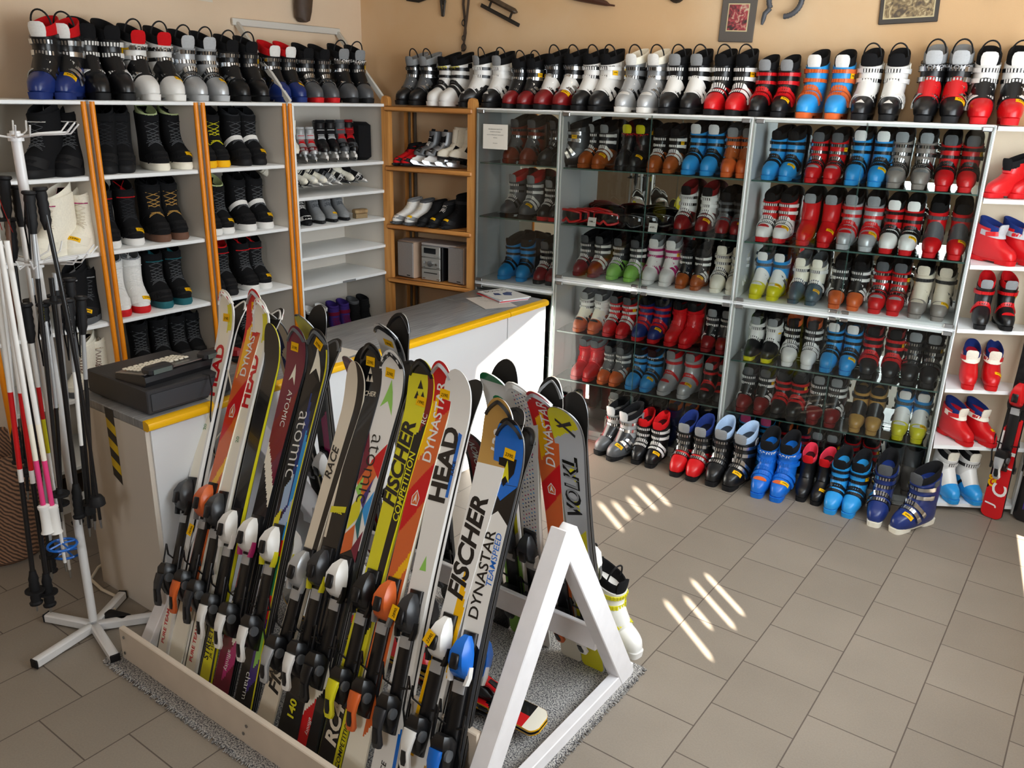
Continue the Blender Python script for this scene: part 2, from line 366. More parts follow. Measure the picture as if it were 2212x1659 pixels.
# ------------------------------------------------------------------ boots
def ring(z, ff, fb, w, k=0., sq=2.6, heel=.8, n=26, dx=0.):
    "horizontal slice of a boot: front, back, half width, slope, squareness, heel narrowing"
    cf, a = (ff+fb)/2, (ff-fb)/2; out = []
    for j in range(n):
        q = 2*PI*j/n; co, si = math.cos(q), math.sin(q)
        f = cf+a*math.copysign(abs(co)**(2/sq), co)
        x = w*math.copysign(abs(si)**(2/sq), si)
        t = (f-fb)/max(2*a, 1e-6)
        x *= heel+(1-heel)*min(1, max(0, (t-.1)/.5))
        out.append((x+dx*min(1, max(0, t)), -f, z+k*(f-cf)))
    return out
def loft_b(mb, lv, m=0, cap=True, n=26):
    return mb.loft([ring(*l[:4], **(l[4] if len(l) > 4 else {}), n=n) for l in lv], m, cap)
class Surf:
    "raycast target made from one or more mesh builders"
    def __init__(s, *mbs):
        v, f = [], []
        for b in mbs:
            o = len(v); v += b.v; f += [tuple(i+o for i in q) for q in b.f]
        s.t = BVHTree.FromPolygons(v, f)
    def hit(s, c, d, far=.5):
        "outermost hit going out from c along d"
        d = d.normalized()
        h = s.t.ray_cast(c+d*far, -d)
        return (h[0], h[1]) if h[0] is not None else (c+d*.04, d)
def band(mb, S, c, fwd, p0, p1, width, off=.001, th=.003, n=14, m=0, lev=0.):
    "strap round the front of the boot: c axis point, fwd in (f,z) degrees above horizontal, angles p0..p1"
    a = R(fwd); F = Vector((0, -math.cos(a), math.sin(a))); X = Vector((1, 0, 0)); A = Vector((0, math.sin(a), math.cos(a)))
    rings = []
    for i in range(n+1):
        q = R(p0+(p1-p0)*i/n); d = F*math.cos(q)+X*math.sin(q)
        r = []
        o2 = off+lev*i/n
        for sg in (-1, 1):
            p, _ = S.hit(c+A*sg*width/2, d)
            r.append((p+d*(o2+th), p+d*(o2-.002 if lev == 0 else o2)))
        rings.append([r[0][1], r[0][0], r[1][0], r[1][1]])
    mb.loft(rings, m)
def wraptext(mb, S, s, c, fwd, h, off=.0045, phi0=0., rad=.05, m=0, maxw=None, shear=0., bold=.01, flip=1):
    a = R(fwd); F = Vector((0, -math.cos(a), math.sin(a))); X = Vector((1, 0, 0)); A = Vector((0, math.sin(a), math.cos(a)))
    def fn(x, y):
        q = R(phi0)+x/rad; d = F*math.cos(q)+X*math.sin(q)
        p, _ = S.hit(c+A*y, d); return p+d*off
    add_text(mb, s, fn, h, m, bold, shear, maxw)
def patch(mb, S, c, fwd, pts, off=.0012, m=0, phi0=0., rad=.05):
    "flat polygon laid on the surface (pts in metres: sideways, up)"
    a = R(fwd); F = Vector((0, -math.cos(a), math.sin(a))); X = Vector((1, 0, 0)); A = Vector((0, math.sin(a), math.cos(a)))
    def at(x, y, o):
        q = R(phi0)+x/rad; d = F*math.cos(q)+X*math.sin(q)
        p, _ = S.hit(c+A*y, d); return p+d*o
    n = len(pts); cx = sum(p[0] for p in pts)/n; cy = sum(p[1] for p in pts)/n
    v = [at(cx, cy, off)]+[at((x+cx)/2, (y+cy)/2, off) for x, y in pts]+[at(x, y, off) for x, y in pts]+[at(x, y, -.001) for x, y in pts]
    f = []
    for j in range(n):
        k = (j+1) % n
        f += [(0, 1+j, 1+k), (1+j, 1+n+j, 1+n+k, 1+k), (1+n+j, 1+2*n+j, 1+2*n+k, 1+n+k)]
    mb.add(v, f, m)
def oval(rx, ry, n=16): return [(rx*math.cos(2*PI*i/n), ry*math.sin(2*PI*i/n)) for i in range(n)]
def rect(w, h, n=4):
    return [(-w/2+w*i/n, -h/2) for i in range(n+1)]+[(w/2-w*i/n, h/2) for i in range(n+1)]
V = Vector
PROTO = {}
def proto(kind, side):
    "list of (part name, mesh, [colour field per slot], sub-part-of) for one boot shape"
    key = (kind, side)
    if key in PROTO: return PROTO[key]
    out = []
    def part(nm, mb, fields, under=None, ang=38): out.append((nm, mb.mesh(nm, ang=ang), fields, under))
    if kind in ('alpine', 'kid', 'rear', 'slip'):
        sole = MB()
        loft_b(sole, [(0, .146, .03, .034, dict(heel=.95, sq=3.5)), (.028, .15, .03, .036, dict(heel=.95, sq=3.5))])
        loft_b(sole, [(0, -.045, -.148, .03, dict(heel=.95, sq=3.5)), (.028, -.04, -.15, .032, dict(heel=.95, sq=3.5))])
        loft_b(sole, [(.012, .14, -.14, .034), (.03, .145, -.143, .04)])
        part('sole', sole, ['sole'])
        sh = MB()
        loft_b(sh, [(.026, .138, -.138, .041, dict(sq=3.2)), (.034, .146, -.143, .046, dict(sq=3)), (.05, .147, -.147, .0505), (.066, .143, -.147, .052), (.08, .132, -.146, .0515), (.09, .118, -.145, .051),
                (.1, .098, -.144, .05), (.112, .076, -.142, .049), (.126, .056, -.14, .0475), (.142, .04, -.137, .046), (.158, .03, -.134, .0455), (.172, .024, -.13, .045)])
        part('shell', sh, ['shell'])
        cu = MB()
        if kind == 'slip':
            lv = [(.135, .046, -.138, .049, dict(k=.1)), (.16, .036, -.14, .0505), (.185, .03, -.139, .051), (.205, .03, -.137, .052, dict(k=-.15))]
        else:
            lv = [(.125, .052, -.139, .0485, dict(k=.22)), (.15, .043, -.142, .0505, dict(k=.12)), (.18, .037, -.143, .0515), (.21, .037, -.141, .0525), (.24, .042, -.137, .0535, dict(k=-.1)), (.262, .046, -.133, .0545, dict(k=-.22))]
        loft_b(cu, lv); part('cuff', cu, ['cuff'])
        S = Surf(sh, cu)
        dz = -.075 if kind == 'slip' else 0.
        li = MB()
        lo = [(.24, .034, -.126, .047), (.268, .04, -.125, .049, dict(k=-.25)), (.292, .043, -.126, .05, dict(k=-.32)), (.303, .043, -.127, .0495, dict(k=-.36)), (.308, .04, -.124, .047, dict(k=-.36)), (.305, .034, -.119, .042, dict(k=-.36)), (.29, .028, -.112, .038, dict(k=-.3)), (.25, .02, -.1, .034)]
        lo = [(z+dz,)+tuple(r) for z, *r in lo]
        loft_b(li, lo); part('liner', li, ['liner'])
        SL = Surf(li)
        tg = MB()
        rg = []
        for z, hw_, f0 in ((.20, .022, .030), (.24, .029, .0400), (.264, .034, .0465), (.284, .034, .0500), (.297, .029, .0515), (.302, .018, .0505)):
            fr_ = [(-hw_+2*hw_*i/8) for i in range(9)]
            rg.append([(x, -(f0-x*x*9), z+dz) for x in fr_]+[(x*.92, -(f0-.009-x*x*9), z+dz-.001) for x in fr_[::-1]])
        tg.loft(rg)
        part('tongue', tg, ['tongue'])
        out.append(('ps', None, None, None))
        if kind == 'slip':
            b = MB()
            band(b, S, V((0, .05, .165)), 5, -60, 75*side, .022, .001, .004)
            band(b, S, V((0, .05, .165)), 5, 20*side, 70*side, .026, .005, .004, 8, 1)
            part('buckle', b, ['strap_b', 'buckle'])
        else:
            spots = dict(alpine=[(V((0, -.03, .055)), 62, .017), (V((0, .006, .078)), 52, .017), (V((0, .05, .178)), 3, .017), (V((0, .05, .226)), 0, .017)],
                         kid=[(V((0, .012, .075)), 52, .018), (V((0, .05, .215)), 0, .02)], rear=[])[kind]
            for c, fw, wd in spots:
                b = MB()
                band(b, S, c, fw, -78*side, 80*side, wd, .0016, .0028, 16)
                for i in range(7):                                   # ladder teeth
                    q0 = (-34+i*8)*side
                    band(b, S, c, fw, q0, q0+4.4*side, wd*.95, .0042, .0032, 2, 1)
                band(b, S, c, fw, 14*side, 80*side, wd*1.15, .0046, .0035, 8, 1, .004)
                band(b, S, c, fw, 60*side, 84*side, wd*1.4, .006, .005, 4, 1)
                part('buckle', b, ['strap_b', 'buckle'])
        b = MB(); band(b, S, V((0, .0, .078)), 52, -52, 52, .085 if kind != 'rear' else .05, .0004, .0014, 12)
        part('instep_panel', b, ['panel'])
        b = MB(); band(b, S, V((0, .046, .247+dz)), -8, -120, 120, .03, .002, .003, 22)
        part('power_strap', b, ['strap'])
        b = MB(); patch(b, S, V((0, -.06, .03)), 62, oval(.024, .013), .0022); part('emblem', b, ['emblem'])
        b = MB(); patch(b, S, V((0, -.06, .035)), 40, [(-.012, -.01), (0, -.01), (.012, -.01), (.006, .002), (0, .013), (-.006, .002)], .002); part('toe_mark', b, ['mark'])
        b = MB(); b.tube([(-.041*math.cos(PI*i/14), .012-.02*math.sin(PI*i/14), .272+dz+.078*math.sin(PI*i/14)**.7) for i in range(15)], .0038, 6); part('pull_loop', b, ['loop'])
        b = MB(); patch(b, S, V((0, -.045, .04)), 52, rect(.034, .022), .003, phi0=24*side); 
        wraptext(b, S, '690,-', V((0, -.045, .04)), 52, .009, .0036, 24*side, m=1, bold=.02); part('price_tag', b, ['tag', 'ink'])
        b = MB(); patch(b, S, V((0, .05, .205)), 0, rect(.026, .03), .006, phi0=46*side, rad=.06)
        wraptext(b, S, '590,', V((0, .05, .205)), 0, .008, .0066, 46*side, m=1, bold=.02); part('price_tag2', b, ['tag', 'ink'])
        PROTO[('surf', kind)] = S
    elif kind in ('board', 'moon'):
        mo = kind == 'moon'
        sole = MB(); loft_b(sole, [(0, .14, -.14, .046, dict(sq=3)), (.012, .147, -.145, .052, dict(sq=3)), (.032, .147, -.147, .053), (.04, .14, -.143, .05)]); part('sole', sole, ['sole'])
        sh = MB(); loft_b(sh, [(.03, .143, -.144, .051), (.055, .142, -.146, .054), (.075, .132, -.144, .0535), (.09, .112, -.142, .052), (.105, .088, -.14, .0505), (.122, .062, -.136, .05), (.145, .043, -.13, .05),
                (.175, .034, -.126, .051), (.21, .033, -.125, .053), (.25, .036, -.126, .055, dict(k=-.08)), (.275, .038, -.126, .056, dict(k=-.16)), (.28, .034, -.12, .052, dict(k=-.16)), (.26, .028, -.112, .046)])
        part('shell', sh, ['shell']); S = Surf(sh)
        b = MB(); band(b, S, V((0, -.04, .045)), 22, -82, 82, .045, .001, .003, 14); part('toe_cap', b, ['cuff'])
        li = MB(); loft_b(li, [(.24, .03, -.118, .047), (.275, .033, -.12, .048, dict(k=-.3)), (.3, .036, -.122, .0485, dict(k=-.45)), (.306, .032, -.118, .045, dict(k=-.45)), (.298, .024, -.11, .039, dict(k=-.45)), (.25, .01, -.095, .034)])
        part('liner', li, ['liner'])
        SL = Surf(li, sh); b = MB(); band(b, SL, V((0, .045, .27)), 0, -36, 36, .075, .001, .007, 10); part('tongue', b, ['tongue'])
        b = MB()
        for i in range(7):                                           # laces
            t = i/6; c = V((0, .0+.045*t, .06+.165*t)); fw = 55-55*min(1, t*1.3)
            for sg in (-1, 1):
                pts = []
                for q in range(7):
                    ph = (-26+52*q/6)*sg; a = R(fw); A = V((0, math.sin(a), math.cos(a)))
                    d = V((0, -math.cos(a), math.sin(a)))*math.cos(R(ph))+V((1, 0, 0))*math.sin(R(ph))
                    p, _ = S.hit(c+A*(-.012+.024*q/6), d); pts.append(p+d*.002)
                b.tube(pts, .0017, 5)
        part('laces', b, ['strap'])
        b = MB(); band(b, S, V((0, .02, .1)), 38, -80, 80, .024, .001, .004, 14); part('ankle_strap', b, ['panel'])
        b = MB(); patch(b, S, V((0, -.05, .03)), 34, rect(.03, .02), .005, phi0=18*side); wraptext(b, S, '1290', V((0, -.05, .03)), 34, .008, .0056, 18*side, m=1, bold=.02); part('price_tag', b, ['tag', 'ink'])
        b = MB(); patch(b, S, V((0, -.04, .02)), 6, oval(.006, .006, 10), .004, phi0=35*side); part('toe_badge', b, ['mark'])
        b = MB(); b.tube([(-.018+.036*i/10, .09+.004, .27+.045*math.sin(PI*i/10)+.03) for i in range(11)], .003, 6); part('pull_loop', b, ['loop'])
        PROTO[('surf', kind)] = S
    elif kind in ('nordic', 'hike'):
        hi = .06 if kind == 'hike' else 0.
        sole = MB(); loft_b(sole, [(0, .138, -.135, .034, dict(sq=2.6)), (.012, .145, -.14, .04), (.024, .143, -.14, .041)]); sole.box((0, -.148, .014), (.03, .018, .012)); part('sole', sole, ['sole'])
        sh = MB(); loft_b(sh, [(.02, .142, -.138, .04), (.04, .14, -.14, .0425), (.058, .128, -.138, .042), (.072, .1, -.136, .041), (.088, .06, -.132, .04), (.105, .03, -.128, .039), (.13, .008, -.124, .038), (.15+hi, .004, -.122, .0385, dict(k=-.1)), (.156+hi, -.002, -.116, .034, dict(k=-.1)), (.12, -.01, -.1, .028)])
        part('upper', sh, ['shell']); S = Surf(sh)
        b = MB(); band(b, S, V((0, -.05, .03)), 20, -85, 85, .03, .001, .002, 12); part('toe_cap', b, ['cuff'])
        li = MB(); loft_b(li, [(.135+hi, .0, -.118, .034), (.168+hi, .004, -.118, .037, dict(k=-.15)), (.174+hi, -.004, -.112, .032, dict(k=-.15)), (.14+hi, -.012, -.1, .027)]); part('collar', li, ['liner'])
        b = MB()
        for i in range(5):
            t = i/4; c = V((0, .01+.05*t, .05+.07*t)); fw = 60-38*t
            for sg in (-1, 1):
                pts = []
                for q in range(5):
                    ph = (-22+44*q/4)*sg; a = R(fw); A = V((0, math.sin(a), math.cos(a)))
                    d = V((0, -math.cos(a), math.sin(a)))*math.cos(R(ph))+V((1, 0, 0))*math.sin(R(ph))
                    p, _ = S.hit(c+A*(-.007+.014*q/4), d); pts.append(p+d*.002)
                b.tube(pts, .0016, 5)
        part('laces', b, ['strap'])
        b = MB(); band(b, S, V((0, .045, .135+hi*.6)), 5, -120, 120, .022, .001, .003, 16); part('ankle_strap', b, ['panel'])
        b = MB(); patch(b, S, V((0, -.06, .02)), 40, rect(.026, .018), .004, phi0=10*side); part('price_tag', b, ['tag'])
    elif kind in ('skate', 'figure'):
        fg = kind == 'figure'; z0 = .075
        if fg:
            s = MB(); loft_b(s, [(z0-.018, .12, .0, .032), (z0, .128, .0, .036)]); loft_b(s, [(z0-.045, -.06, -.12, .026), (z0, -.05, -.125, .032)]); loft_b(s, [(z0-.01, .1, -.12, .03), (z0+.004, .125, -.125, .036)]); part('sole', s, ['sole'])
            bl = MB(); bl.prism([(-.135, .0), (.12, .0), (.138, .02), (.12, .03), (.06, .03), (.06, z0-.02), (.03, z0-.02), (.03, .03), (-.07, .03), (-.07, z0-.045), (-.11, z0-.045), (-.11, .03), (-.135, .03)], -.003, .003, 0, Matrix(((0, 0, 1, 0), (-1, 0, 0, 0), (0, 1, 0, 0), (0, 0, 0, 1)))); part('blade', bl, ['buckle'], None, 20)
        else:
            s = MB(); MM = Matrix(((0, 0, 1, 0), (-1, 0, 0, 0), (0, 1, 0, 0), (0, 0, 0, 1)))
            s.prism([(-.14, .022), (.14, .03), (.135, .05), (.11, .06), (.1, z0), (.03, z0), (.03, .05), (-.04, .05), (-.05, z0), (-.125, z0), (-.14, .05)], -.009, .009, 0, MM); part('blade_holder', s, ['sole'], None, 20)
            bl = MB(); bl.prism([(-.15, .012), (-.13, .0), (.12, .0), (.15, .02), (.145, .034), (-.145, .026)], -.0025, .0025, 0, MM); part('blade', bl, ['buckle'], None, 20)
        sh = MB(); t = .06 if fg else .02
        loft_b(sh, [(z0, .125, -.125, .034), (z0+.02, .128, -.13, .04), (z0+.04, .118, -.13, .0405), (z0+.055, .095, -.128, .04), (z0+.07, .06, -.124, .039), (z0+.09, .03, -.12, .038), (z0+.12, .012, -.115, .0375), (z0+.16, .012, -.115, .04), (z0+.185+t, .02, -.12, .043, dict(k=-.1)), (z0+.188+t, .012, -.112, .037, dict(k=-.1)), (z0+.14, .0, -.1, .03)])
        part('boot_upper', sh, ['shell']); S = Surf(sh)
        b = MB(); band(b, S, V((0, -.04, z0+.02)), 25, -85, 85, .04, .001, .003, 12); part('toe_cap', b, ['cuff'])
        b = MB(); band(b, S, V((0, .05, z0+.17)), 0, -40, 40, .1, .001, .009, 10); part('tongue', b, ['tongue'])
        b = MB()
        for i in range(6):
            tt = i/5; c = V((0, .01+.045*tt, z0+.03+.11*tt)); fw = 58-50*min(1, tt*1.2)
            band(b, S, c, fw, -24, 24, .005, .002, .003, 4)
        part('laces', b, ['strap'])
        b = MB(); band(b, S, V((0, .02, z0+.07)), 20, 50*side, 100*side, .05, .001, .002, 6); part('side_panel', b, ['panel'])
    PROTO[key] = out
    return out
def place_boot(name, kind, side, M, cols, opts, label, cat, group, text=None):
    """one boot: an Empty carrying its parts. cols = shell cuff liner tongue buckle strap panel sole"""
    t = thing(name, label, cat, M, group)
    sc, cu, li, tg, bu, st, pa, so = cols
    soft = kind in ('board', 'moon', 'nordic', 'hike', 'figure')
    look = dict(shell=(Fb if soft else P)(sc), cuff=(Rb if soft else P)(cu), liner=Fb(li), tongue=(Fb(tg)), sole=Rb(so),
                buckle=CHROME if bu == 's' else P(bu), strap_b=P('k') if bu in 'sw' else P(bu))
    if kind == 'board' and st == 'k': st = 'G'
    if st != '-': look['strap'] = Fb(st)
    if pa != '-': look['panel'] = (Fb if soft else P)(pa)
    if 'L' in opts: look['loop'] = Rb('k')
    for ch, fld in (('E', 'emblem'), ('D', 'mark')):
        if ch in opts: look[fld] = P(opts[opts.index(ch)+1])
    for nm, me, flds, under in proto(kind, side):
        if me is None: continue
        nn = nm
        if nm == 'price_tag' and 't' not in opts: continue
        if nm == 'price_tag2':
            if 'q' not in opts: continue
            nn = 'price_tag'
        if nm.startswith('price_tag'): look['tag'] = TAGM; look['ink'] = INK
        if flds[0] not in look: continue
        o = bpy.data.objects.new(nn, me); COL.objects.link(o); o.parent = t
        while len(me.materials) < len(flds): me.materials.append(None)
        for i, fl in enumerate(flds):
            o.material_slots[i].link = 'OBJECT'; o.material_slots[i].material = look[fl]
        if nm.startswith('price_tag'): o['label'] = 'yellow price sticker'
    if text and ('surf', kind) in PROTO:
        S = PROTO[('surf', kind)]; b = MB(); s, colr = text
        wraptext(b, S, s, V((0, .046, .247)), -8, .017, .0065, 0, rad=.055, maxw=.085, shear=.15, bold=.03)
        o = b.build('lettering', P(colr), t)
    return t
# ------------------------------------------------------------------ frames
C0 = Vector((-.59, 4.653, 0)); MC = T(*C0) @ Rz(8.73)       # cabinet frame: x to the right along the fronts, y into the wall
XL = -4.05; XW = -4.5; DW = .34
def cabM(u, d, z, yaw=0.): return MC @ T(-u, d, z) @ Rz(yaw)
# ------------------------------------------------------------------ setting
def nodes(name):
    m = bpy.data.materials.new(name); m.use_nodes = True
    return m, m.node_tree, m.node_tree.nodes['Principled BSDF']
def floor_mat():
    m, nt, b = nodes('floor_tiles'); L = nt.links.new
    g = nt.nodes.new('ShaderNodeNewGeometry'); sx = nt.nodes.new('ShaderNodeSeparateXYZ'); cb = nt.nodes.new('ShaderNodeCombineXYZ')
    L(g.outputs['Position'], sx.inputs[0])
    ax = nt.nodes.new('ShaderNodeMath'); ax.inputs[1].default_value = 30*.305-2.501+.1525; L(sx.outputs['Y'], ax.inputs[0])
    ay = nt.nodes.new('ShaderNodeMath'); ay.inputs[1].default_value = .258+30*.302; L(sx.outputs['X'], ay.inputs[0])
    L(ax.outputs[0], cb.inputs['X']); L(ay.outputs[0], cb.inputs['Y'])
    br = nt.nodes.new('ShaderNodeTexBrick'); br.offset = .5; br.offset_frequency = 2; br.squash = 1
    br.inputs['Scale'].default_value = 1; br.inputs['Brick Width'].default_value = .305; br.inputs['Row Height'].default_value = .302
    br.inputs['Mortar Size'].default_value = .0026; br.inputs['Mortar Smooth'].default_value = .2; br.inputs['Bias'].default_value = 0
    br.inputs['Color1'].default_value = (*hexc('8d8377'), 1); br.inputs['Color2'].default_value = (*hexc('867c70'), 1); br.inputs['Mortar'].default_value = (*hexc('5a5048'), 1)
    L(cb.outputs[0], br.inputs['Vector'])
    n = nt.nodes.new('ShaderNodeTexNoise'); n.inputs['Scale'].default_value = 160; n.inputs['Detail'].default_value = 3; L(g.outputs['Position'], n.inputs['Vector'])
    n2 = nt.nodes.new('ShaderNodeTexNoise'); n2.inputs['Scale'].default_value = 3; n2.inputs['Detail'].default_value = 5; L(g.outputs['Position'], n2.inputs['Vector'])
    ad = nt.nodes.new('ShaderNodeMath'); ad.operation = 'ADD'; L(n.outputs['Fac'], ad.inputs[0]); L(n2.outputs['Fac'], ad.inputs[1])
    mr = nt.nodes.new('ShaderNodeMapRange'); mr.inputs['From Max'].default_value = 2; mr.inputs['To Min'].default_value = .72; mr.inputs['To Max'].default_value = 1.28; L(ad.outputs[0], mr.inputs['Value'])
    mx = nt.nodes.new('ShaderNodeMix'); mx.data_type = 'RGBA'; mx.blend_type = 'MULTIPLY'; mx.inputs['Factor'].default_value = 1
    L(br.outputs['Color'], mx.inputs['A']); L(mr.outputs[0], mx.inputs['B']); L(mx.outputs['Result'], b.inputs['Base Color'])
    b.inputs['Roughness'].default_value = .5; b.inputs['Specular IOR Level'].default_value = .35
    bp = nt.nodes.new('ShaderNodeBump'); bp.inputs['Strength'].default_value = .4; bp.inputs['Distance'].default_value = .003; bp.invert = True
    L(br.outputs['Fac'], bp.inputs['Height']); L(bp.outputs[0], b.inputs['Normal'])
    return m
def plaster(name, hx, blot='c9a777', amt=.5):
    m, nt, b = nodes(name); L = nt.links.new
    g = nt.nodes.new('ShaderNodeNewGeometry'); n = nt.nodes.new('ShaderNodeTexNoise'); n.inputs['Scale'].default_value = 1.3; n.inputs['Detail'].default_value = 5
    L(g.outputs['Position'], n.inputs['Vector'])
    mr = nt.nodes.new('ShaderNodeMapRange'); mr.inputs['From Min'].default_value = .42; mr.inputs['From Max'].default_value = .68; mr.inputs['To Max'].default_value = amt; L(n.outputs['Fac'], mr.inputs['Value'])
    mx = nt.nodes.new('ShaderNodeMix'); mx.data_type = 'RGBA'; mx.inputs['A'].default_value = (*hexc(hx), 1); mx.inputs['B'].default_value = (*hexc(blot), 1)
    L(mr.outputs[0], mx.inputs['Factor']); L(mx.outputs['Result'], b.inputs['Base Color']); b.inputs['Roughness'].default_value = .9
    n3 = nt.nodes.new('ShaderNodeTexNoise'); n3.inputs['Scale'].default_value = 220; L(g.outputs['Position'], n3.inputs['Vector'])
    bp = nt.nodes.new('ShaderNodeBump'); bp.inputs['Strength'].default_value = .18; bp.inputs['Distance'].default_value = .003; L(n3.outputs['Fac'], bp.inputs['Height']); L(bp.outputs[0], b.inputs['Normal'])
    return m
def wood_mat(name, a, c, scale=(30, 30, 2.2), rough=.45):
    m, nt, b = nodes(name); L = nt.links.new
    tc = nt.nodes.new('ShaderNodeTexCoord'); mp = nt.nodes.new('ShaderNodeMapping'); mp.inputs['Scale'].default_value = scale; L(tc.outputs['Object'], mp.inputs[0])
    n = nt.nodes.new('ShaderNodeTexNoise'); n.inputs['Scale'].default_value = 1; n.inputs['Detail'].default_value = 6; n.inputs['Distortion'].default_value = .8; L(mp.outputs[0], n.inputs['Vector'])
    mx = nt.nodes.new('ShaderNodeMix'); mx.data_type = 'RGBA'; mx.inputs['A'].default_value = (*hexc(a), 1); mx.inputs['B'].default_value = (*hexc(c), 1)
    mr = nt.nodes.new('ShaderNodeMapRange'); mr.inputs['From Min'].default_value = .35; mr.inputs['From Max'].default_value = .65; L(n.outputs['Fac'], mr.inputs['Value'])
    L(mr.outputs[0], mx.inputs['Factor']); L(mx.outputs['Result'], b.inputs['Base Color']); b.inputs['Roughness'].default_value = rough
    return m
FLOOR_M = floor_mat()
WALL_L = plaster('plaster_beige', 'e4cbae', 'd0b595', .4); WALL_B = plaster('plaster_ochre', 'd9b285', 'e6d0b0', .5)
WALL_F = plaster('plaster_brown', '8d7862', '7d6a56', .4); WALL_R = plaster('plaster_plain', 'd9c9b0', 'c9b69a', .4); CEIL_M = mat('ceiling_paint', 'e8e2d8', .95)
MEL = mat('white_melamine', 'eceeee', .38, noise=.03, nscale=6); MELI = mat('grey_white_melamine', 'dad1c5', .45, noise=.03, nscale=5)
ALU = mat('pale_aluminium_frame', 'd8d5cd', .4, .1)
ORANGE = mat('orange_edging', 'e8890c', .38, noise=.06, nscale=8); PINE = wood_mat('varnished_pine', 'd69a55', 'b8793a'); PINEX = wood_mat('varnished_pine_across', 'd49550', 'b4743a', (2.2, 30, 30))
PAINT = mat('worn_white_paint', 'e2dfe0', .5, noise=.1, nscale=14, bump=.35)
PAINTD = mat('scuffed_cream_paint', 'cdbfae', .6, noise=.12, nscale=10, bump=.3)
def glass(name, tint, mixf):
    m = bpy.data.materials.new(name); m.use_nodes = True; nt = m.node_tree; nt.nodes.clear(); L = nt.links.new
    o = nt.nodes.new('ShaderNodeOutputMaterial'); t = nt.nodes.new('ShaderNodeBsdfTransparent'); g = nt.nodes.new('ShaderNodeBsdfGlossy'); f = nt.nodes.new('ShaderNodeFresnel'); x = nt.nodes.new('ShaderNodeMixShader')
    t.inputs[0].default_value = (*hexc(tint), 1); g.inputs['Roughness'].default_value = .01; f.inputs[0].default_value = mixf
    L(f.outputs[0], x.inputs[0]); L(t.outputs[0], x.inputs[1]); L(g.outputs[0], x.inputs[2]); L(x.outputs[0], o.inputs[0])
    return m
GLASS = glass('clear_glass_pane', 'fafcfb', 1.34); GSHELF = glass('greenish_glass_shelf', 'e6efea', 1.4)
GEDGE = mat('green_glass_edge', '3f5f58', .15, spec=.8)
MIRROR = mat('mirror', 'dfe3e2', .015, 1.)
def struct(name, mb, m, label=None):
    o = mb.build(name, m, smooth=False); return tag(o, label, None, None, 'structure')
y_back = lambda x: 4.653+DW/math.cos(R(8.73))+(x+.59+DW*math.sin(R(8.73)))*math.tan(R(8.73))
ZC = 3.05; XR = .42
fl = MB(); fl.add([(-5, -3.2, 0), (1.2, -3.2, 0), (1.2, 5.9, 0), (-5, 5.9, 0)], [(0, 1, 2, 3)]); struct('floor', fl, FLOOR_M, 'grey-beige ceramic tiles laid in half bond')
b = MB(); b.box((XW-.06, 1., ZC/2), (.12, 8.4, ZC)); struct('wall_left', b, WALL_L)
b = MB(); b.box((0, DW+.06, ZC/2), (9.4, .12, ZC), 0, MC @ T(-2., 0, 0)); struct('wall_back', b, WALL_B)
b = MB(); b.box((-1.9, -3.06, ZC/2), (6.2, .12, ZC)); struct('wall_front', b, WALL_F)
b = MB(); b.box((-2.35, 1.4, ZC+.05), (5.56, 9.4, .1)); struct('ceiling', b, CEIL_M)
# unseen right wall, with added holes shaped to cast the sun patches
SUN_AZ = R(-37.6); SUN_EL = R(27)
sd = Vector((-math.cos(SUN_AZ)*math.cos(SUN_EL), -math.sin(SUN_AZ)*math.cos(SUN_EL), -math.sin(SUN_EL)))   # the way the light travels
def to_wall(p, X=XR):
    p = Vector(p); t = (p.x-X)/sd.x; q = p-sd*t; return (q.y, q.z)
holes = []
for a_, c_ in (((-1.30, 3.0), (-.955, 2.725)), ((-1.245, 3.08), (-1.04, 2.92)), ((-1.28, 3.235), (-.965, 2.977)), ((-1.25, 3.32), (-.972, 3.095)),
             ((-2.01, 3.63), (-1.75, 3.432)), ((-1.955, 3.685), (-1.775, 3.555)), ((-1.915, 3.78), (-1.757, 3.66)), ((-1.952, 3.918), (-1.712, 3.742)), ((-1.90, 3.996), (-1.683, 3.843))):
    (y0, z0), (y1, z1) = to_wall((*a_, 0)), to_wall((*c_, 0)); w = .017
    y = (y0+y1)/2; lo, hi = min(z0, z1), max(z0, z1)
    holes.append([(y-w, lo+w), (y, lo), (y+w, lo+w), (y+w, hi-w), (y, hi), (y-w, hi-w)])
from mathutils.geometry import convex_hull_2d
hp_ = [to_wall(p) for p in [(-2.82, 3.46, .02), (-2.82, 3.60, .60), (-2.82, 3.95, .72), (-2.82, 4.2, .80), (-2.66, 4.33, .92), (-2.4, 4.37, 1.03), (-2.28, 4.39, 1.01), (-2.5, 4.36, .40), (-2.6, 4.34, .02)]]
holes.append([hp_[k] for k in convex_hull_2d([Vector(q) for q in hp_])])
holes.append([to_wall(p) for p in [(-.13, 4.68, 0), (.03, 4.66, 0), (.12, 4.0, 0), (-.02, 4.0, 0)]])
def holed(name, outer, holes, X, th, m):
    loops = [[Vector((y, z, 0)) for y, z in outer]]+[[Vector((y, z, 0)) for y, z in h] for h in holes]
    tris = tessellate_polygon(loops); flat = [p for l in loops for p in l]; n = len(flat); mb = MB()
    v = [(X, p.x, p.y) for p in flat]+[(X+th, p.x, p.y) for p in flat]
    f = [tuple(t) for t in tris]+[tuple(i+n for i in t[::-1]) for t in tris]
    o = 0
    for l in loops:
        k = len(l); f += [(o+i, o+(i+1) % k, n+o+(i+1) % k, n+o+i) for i in range(k)]; o += k
    mb.add(v, f); return struct(name, mb, m)
holed('wall_right', [(-3.1, 0), (5.6, 0), (5.6, ZC), (-3.1, ZC)], holes, XR, .004, WALL_R)
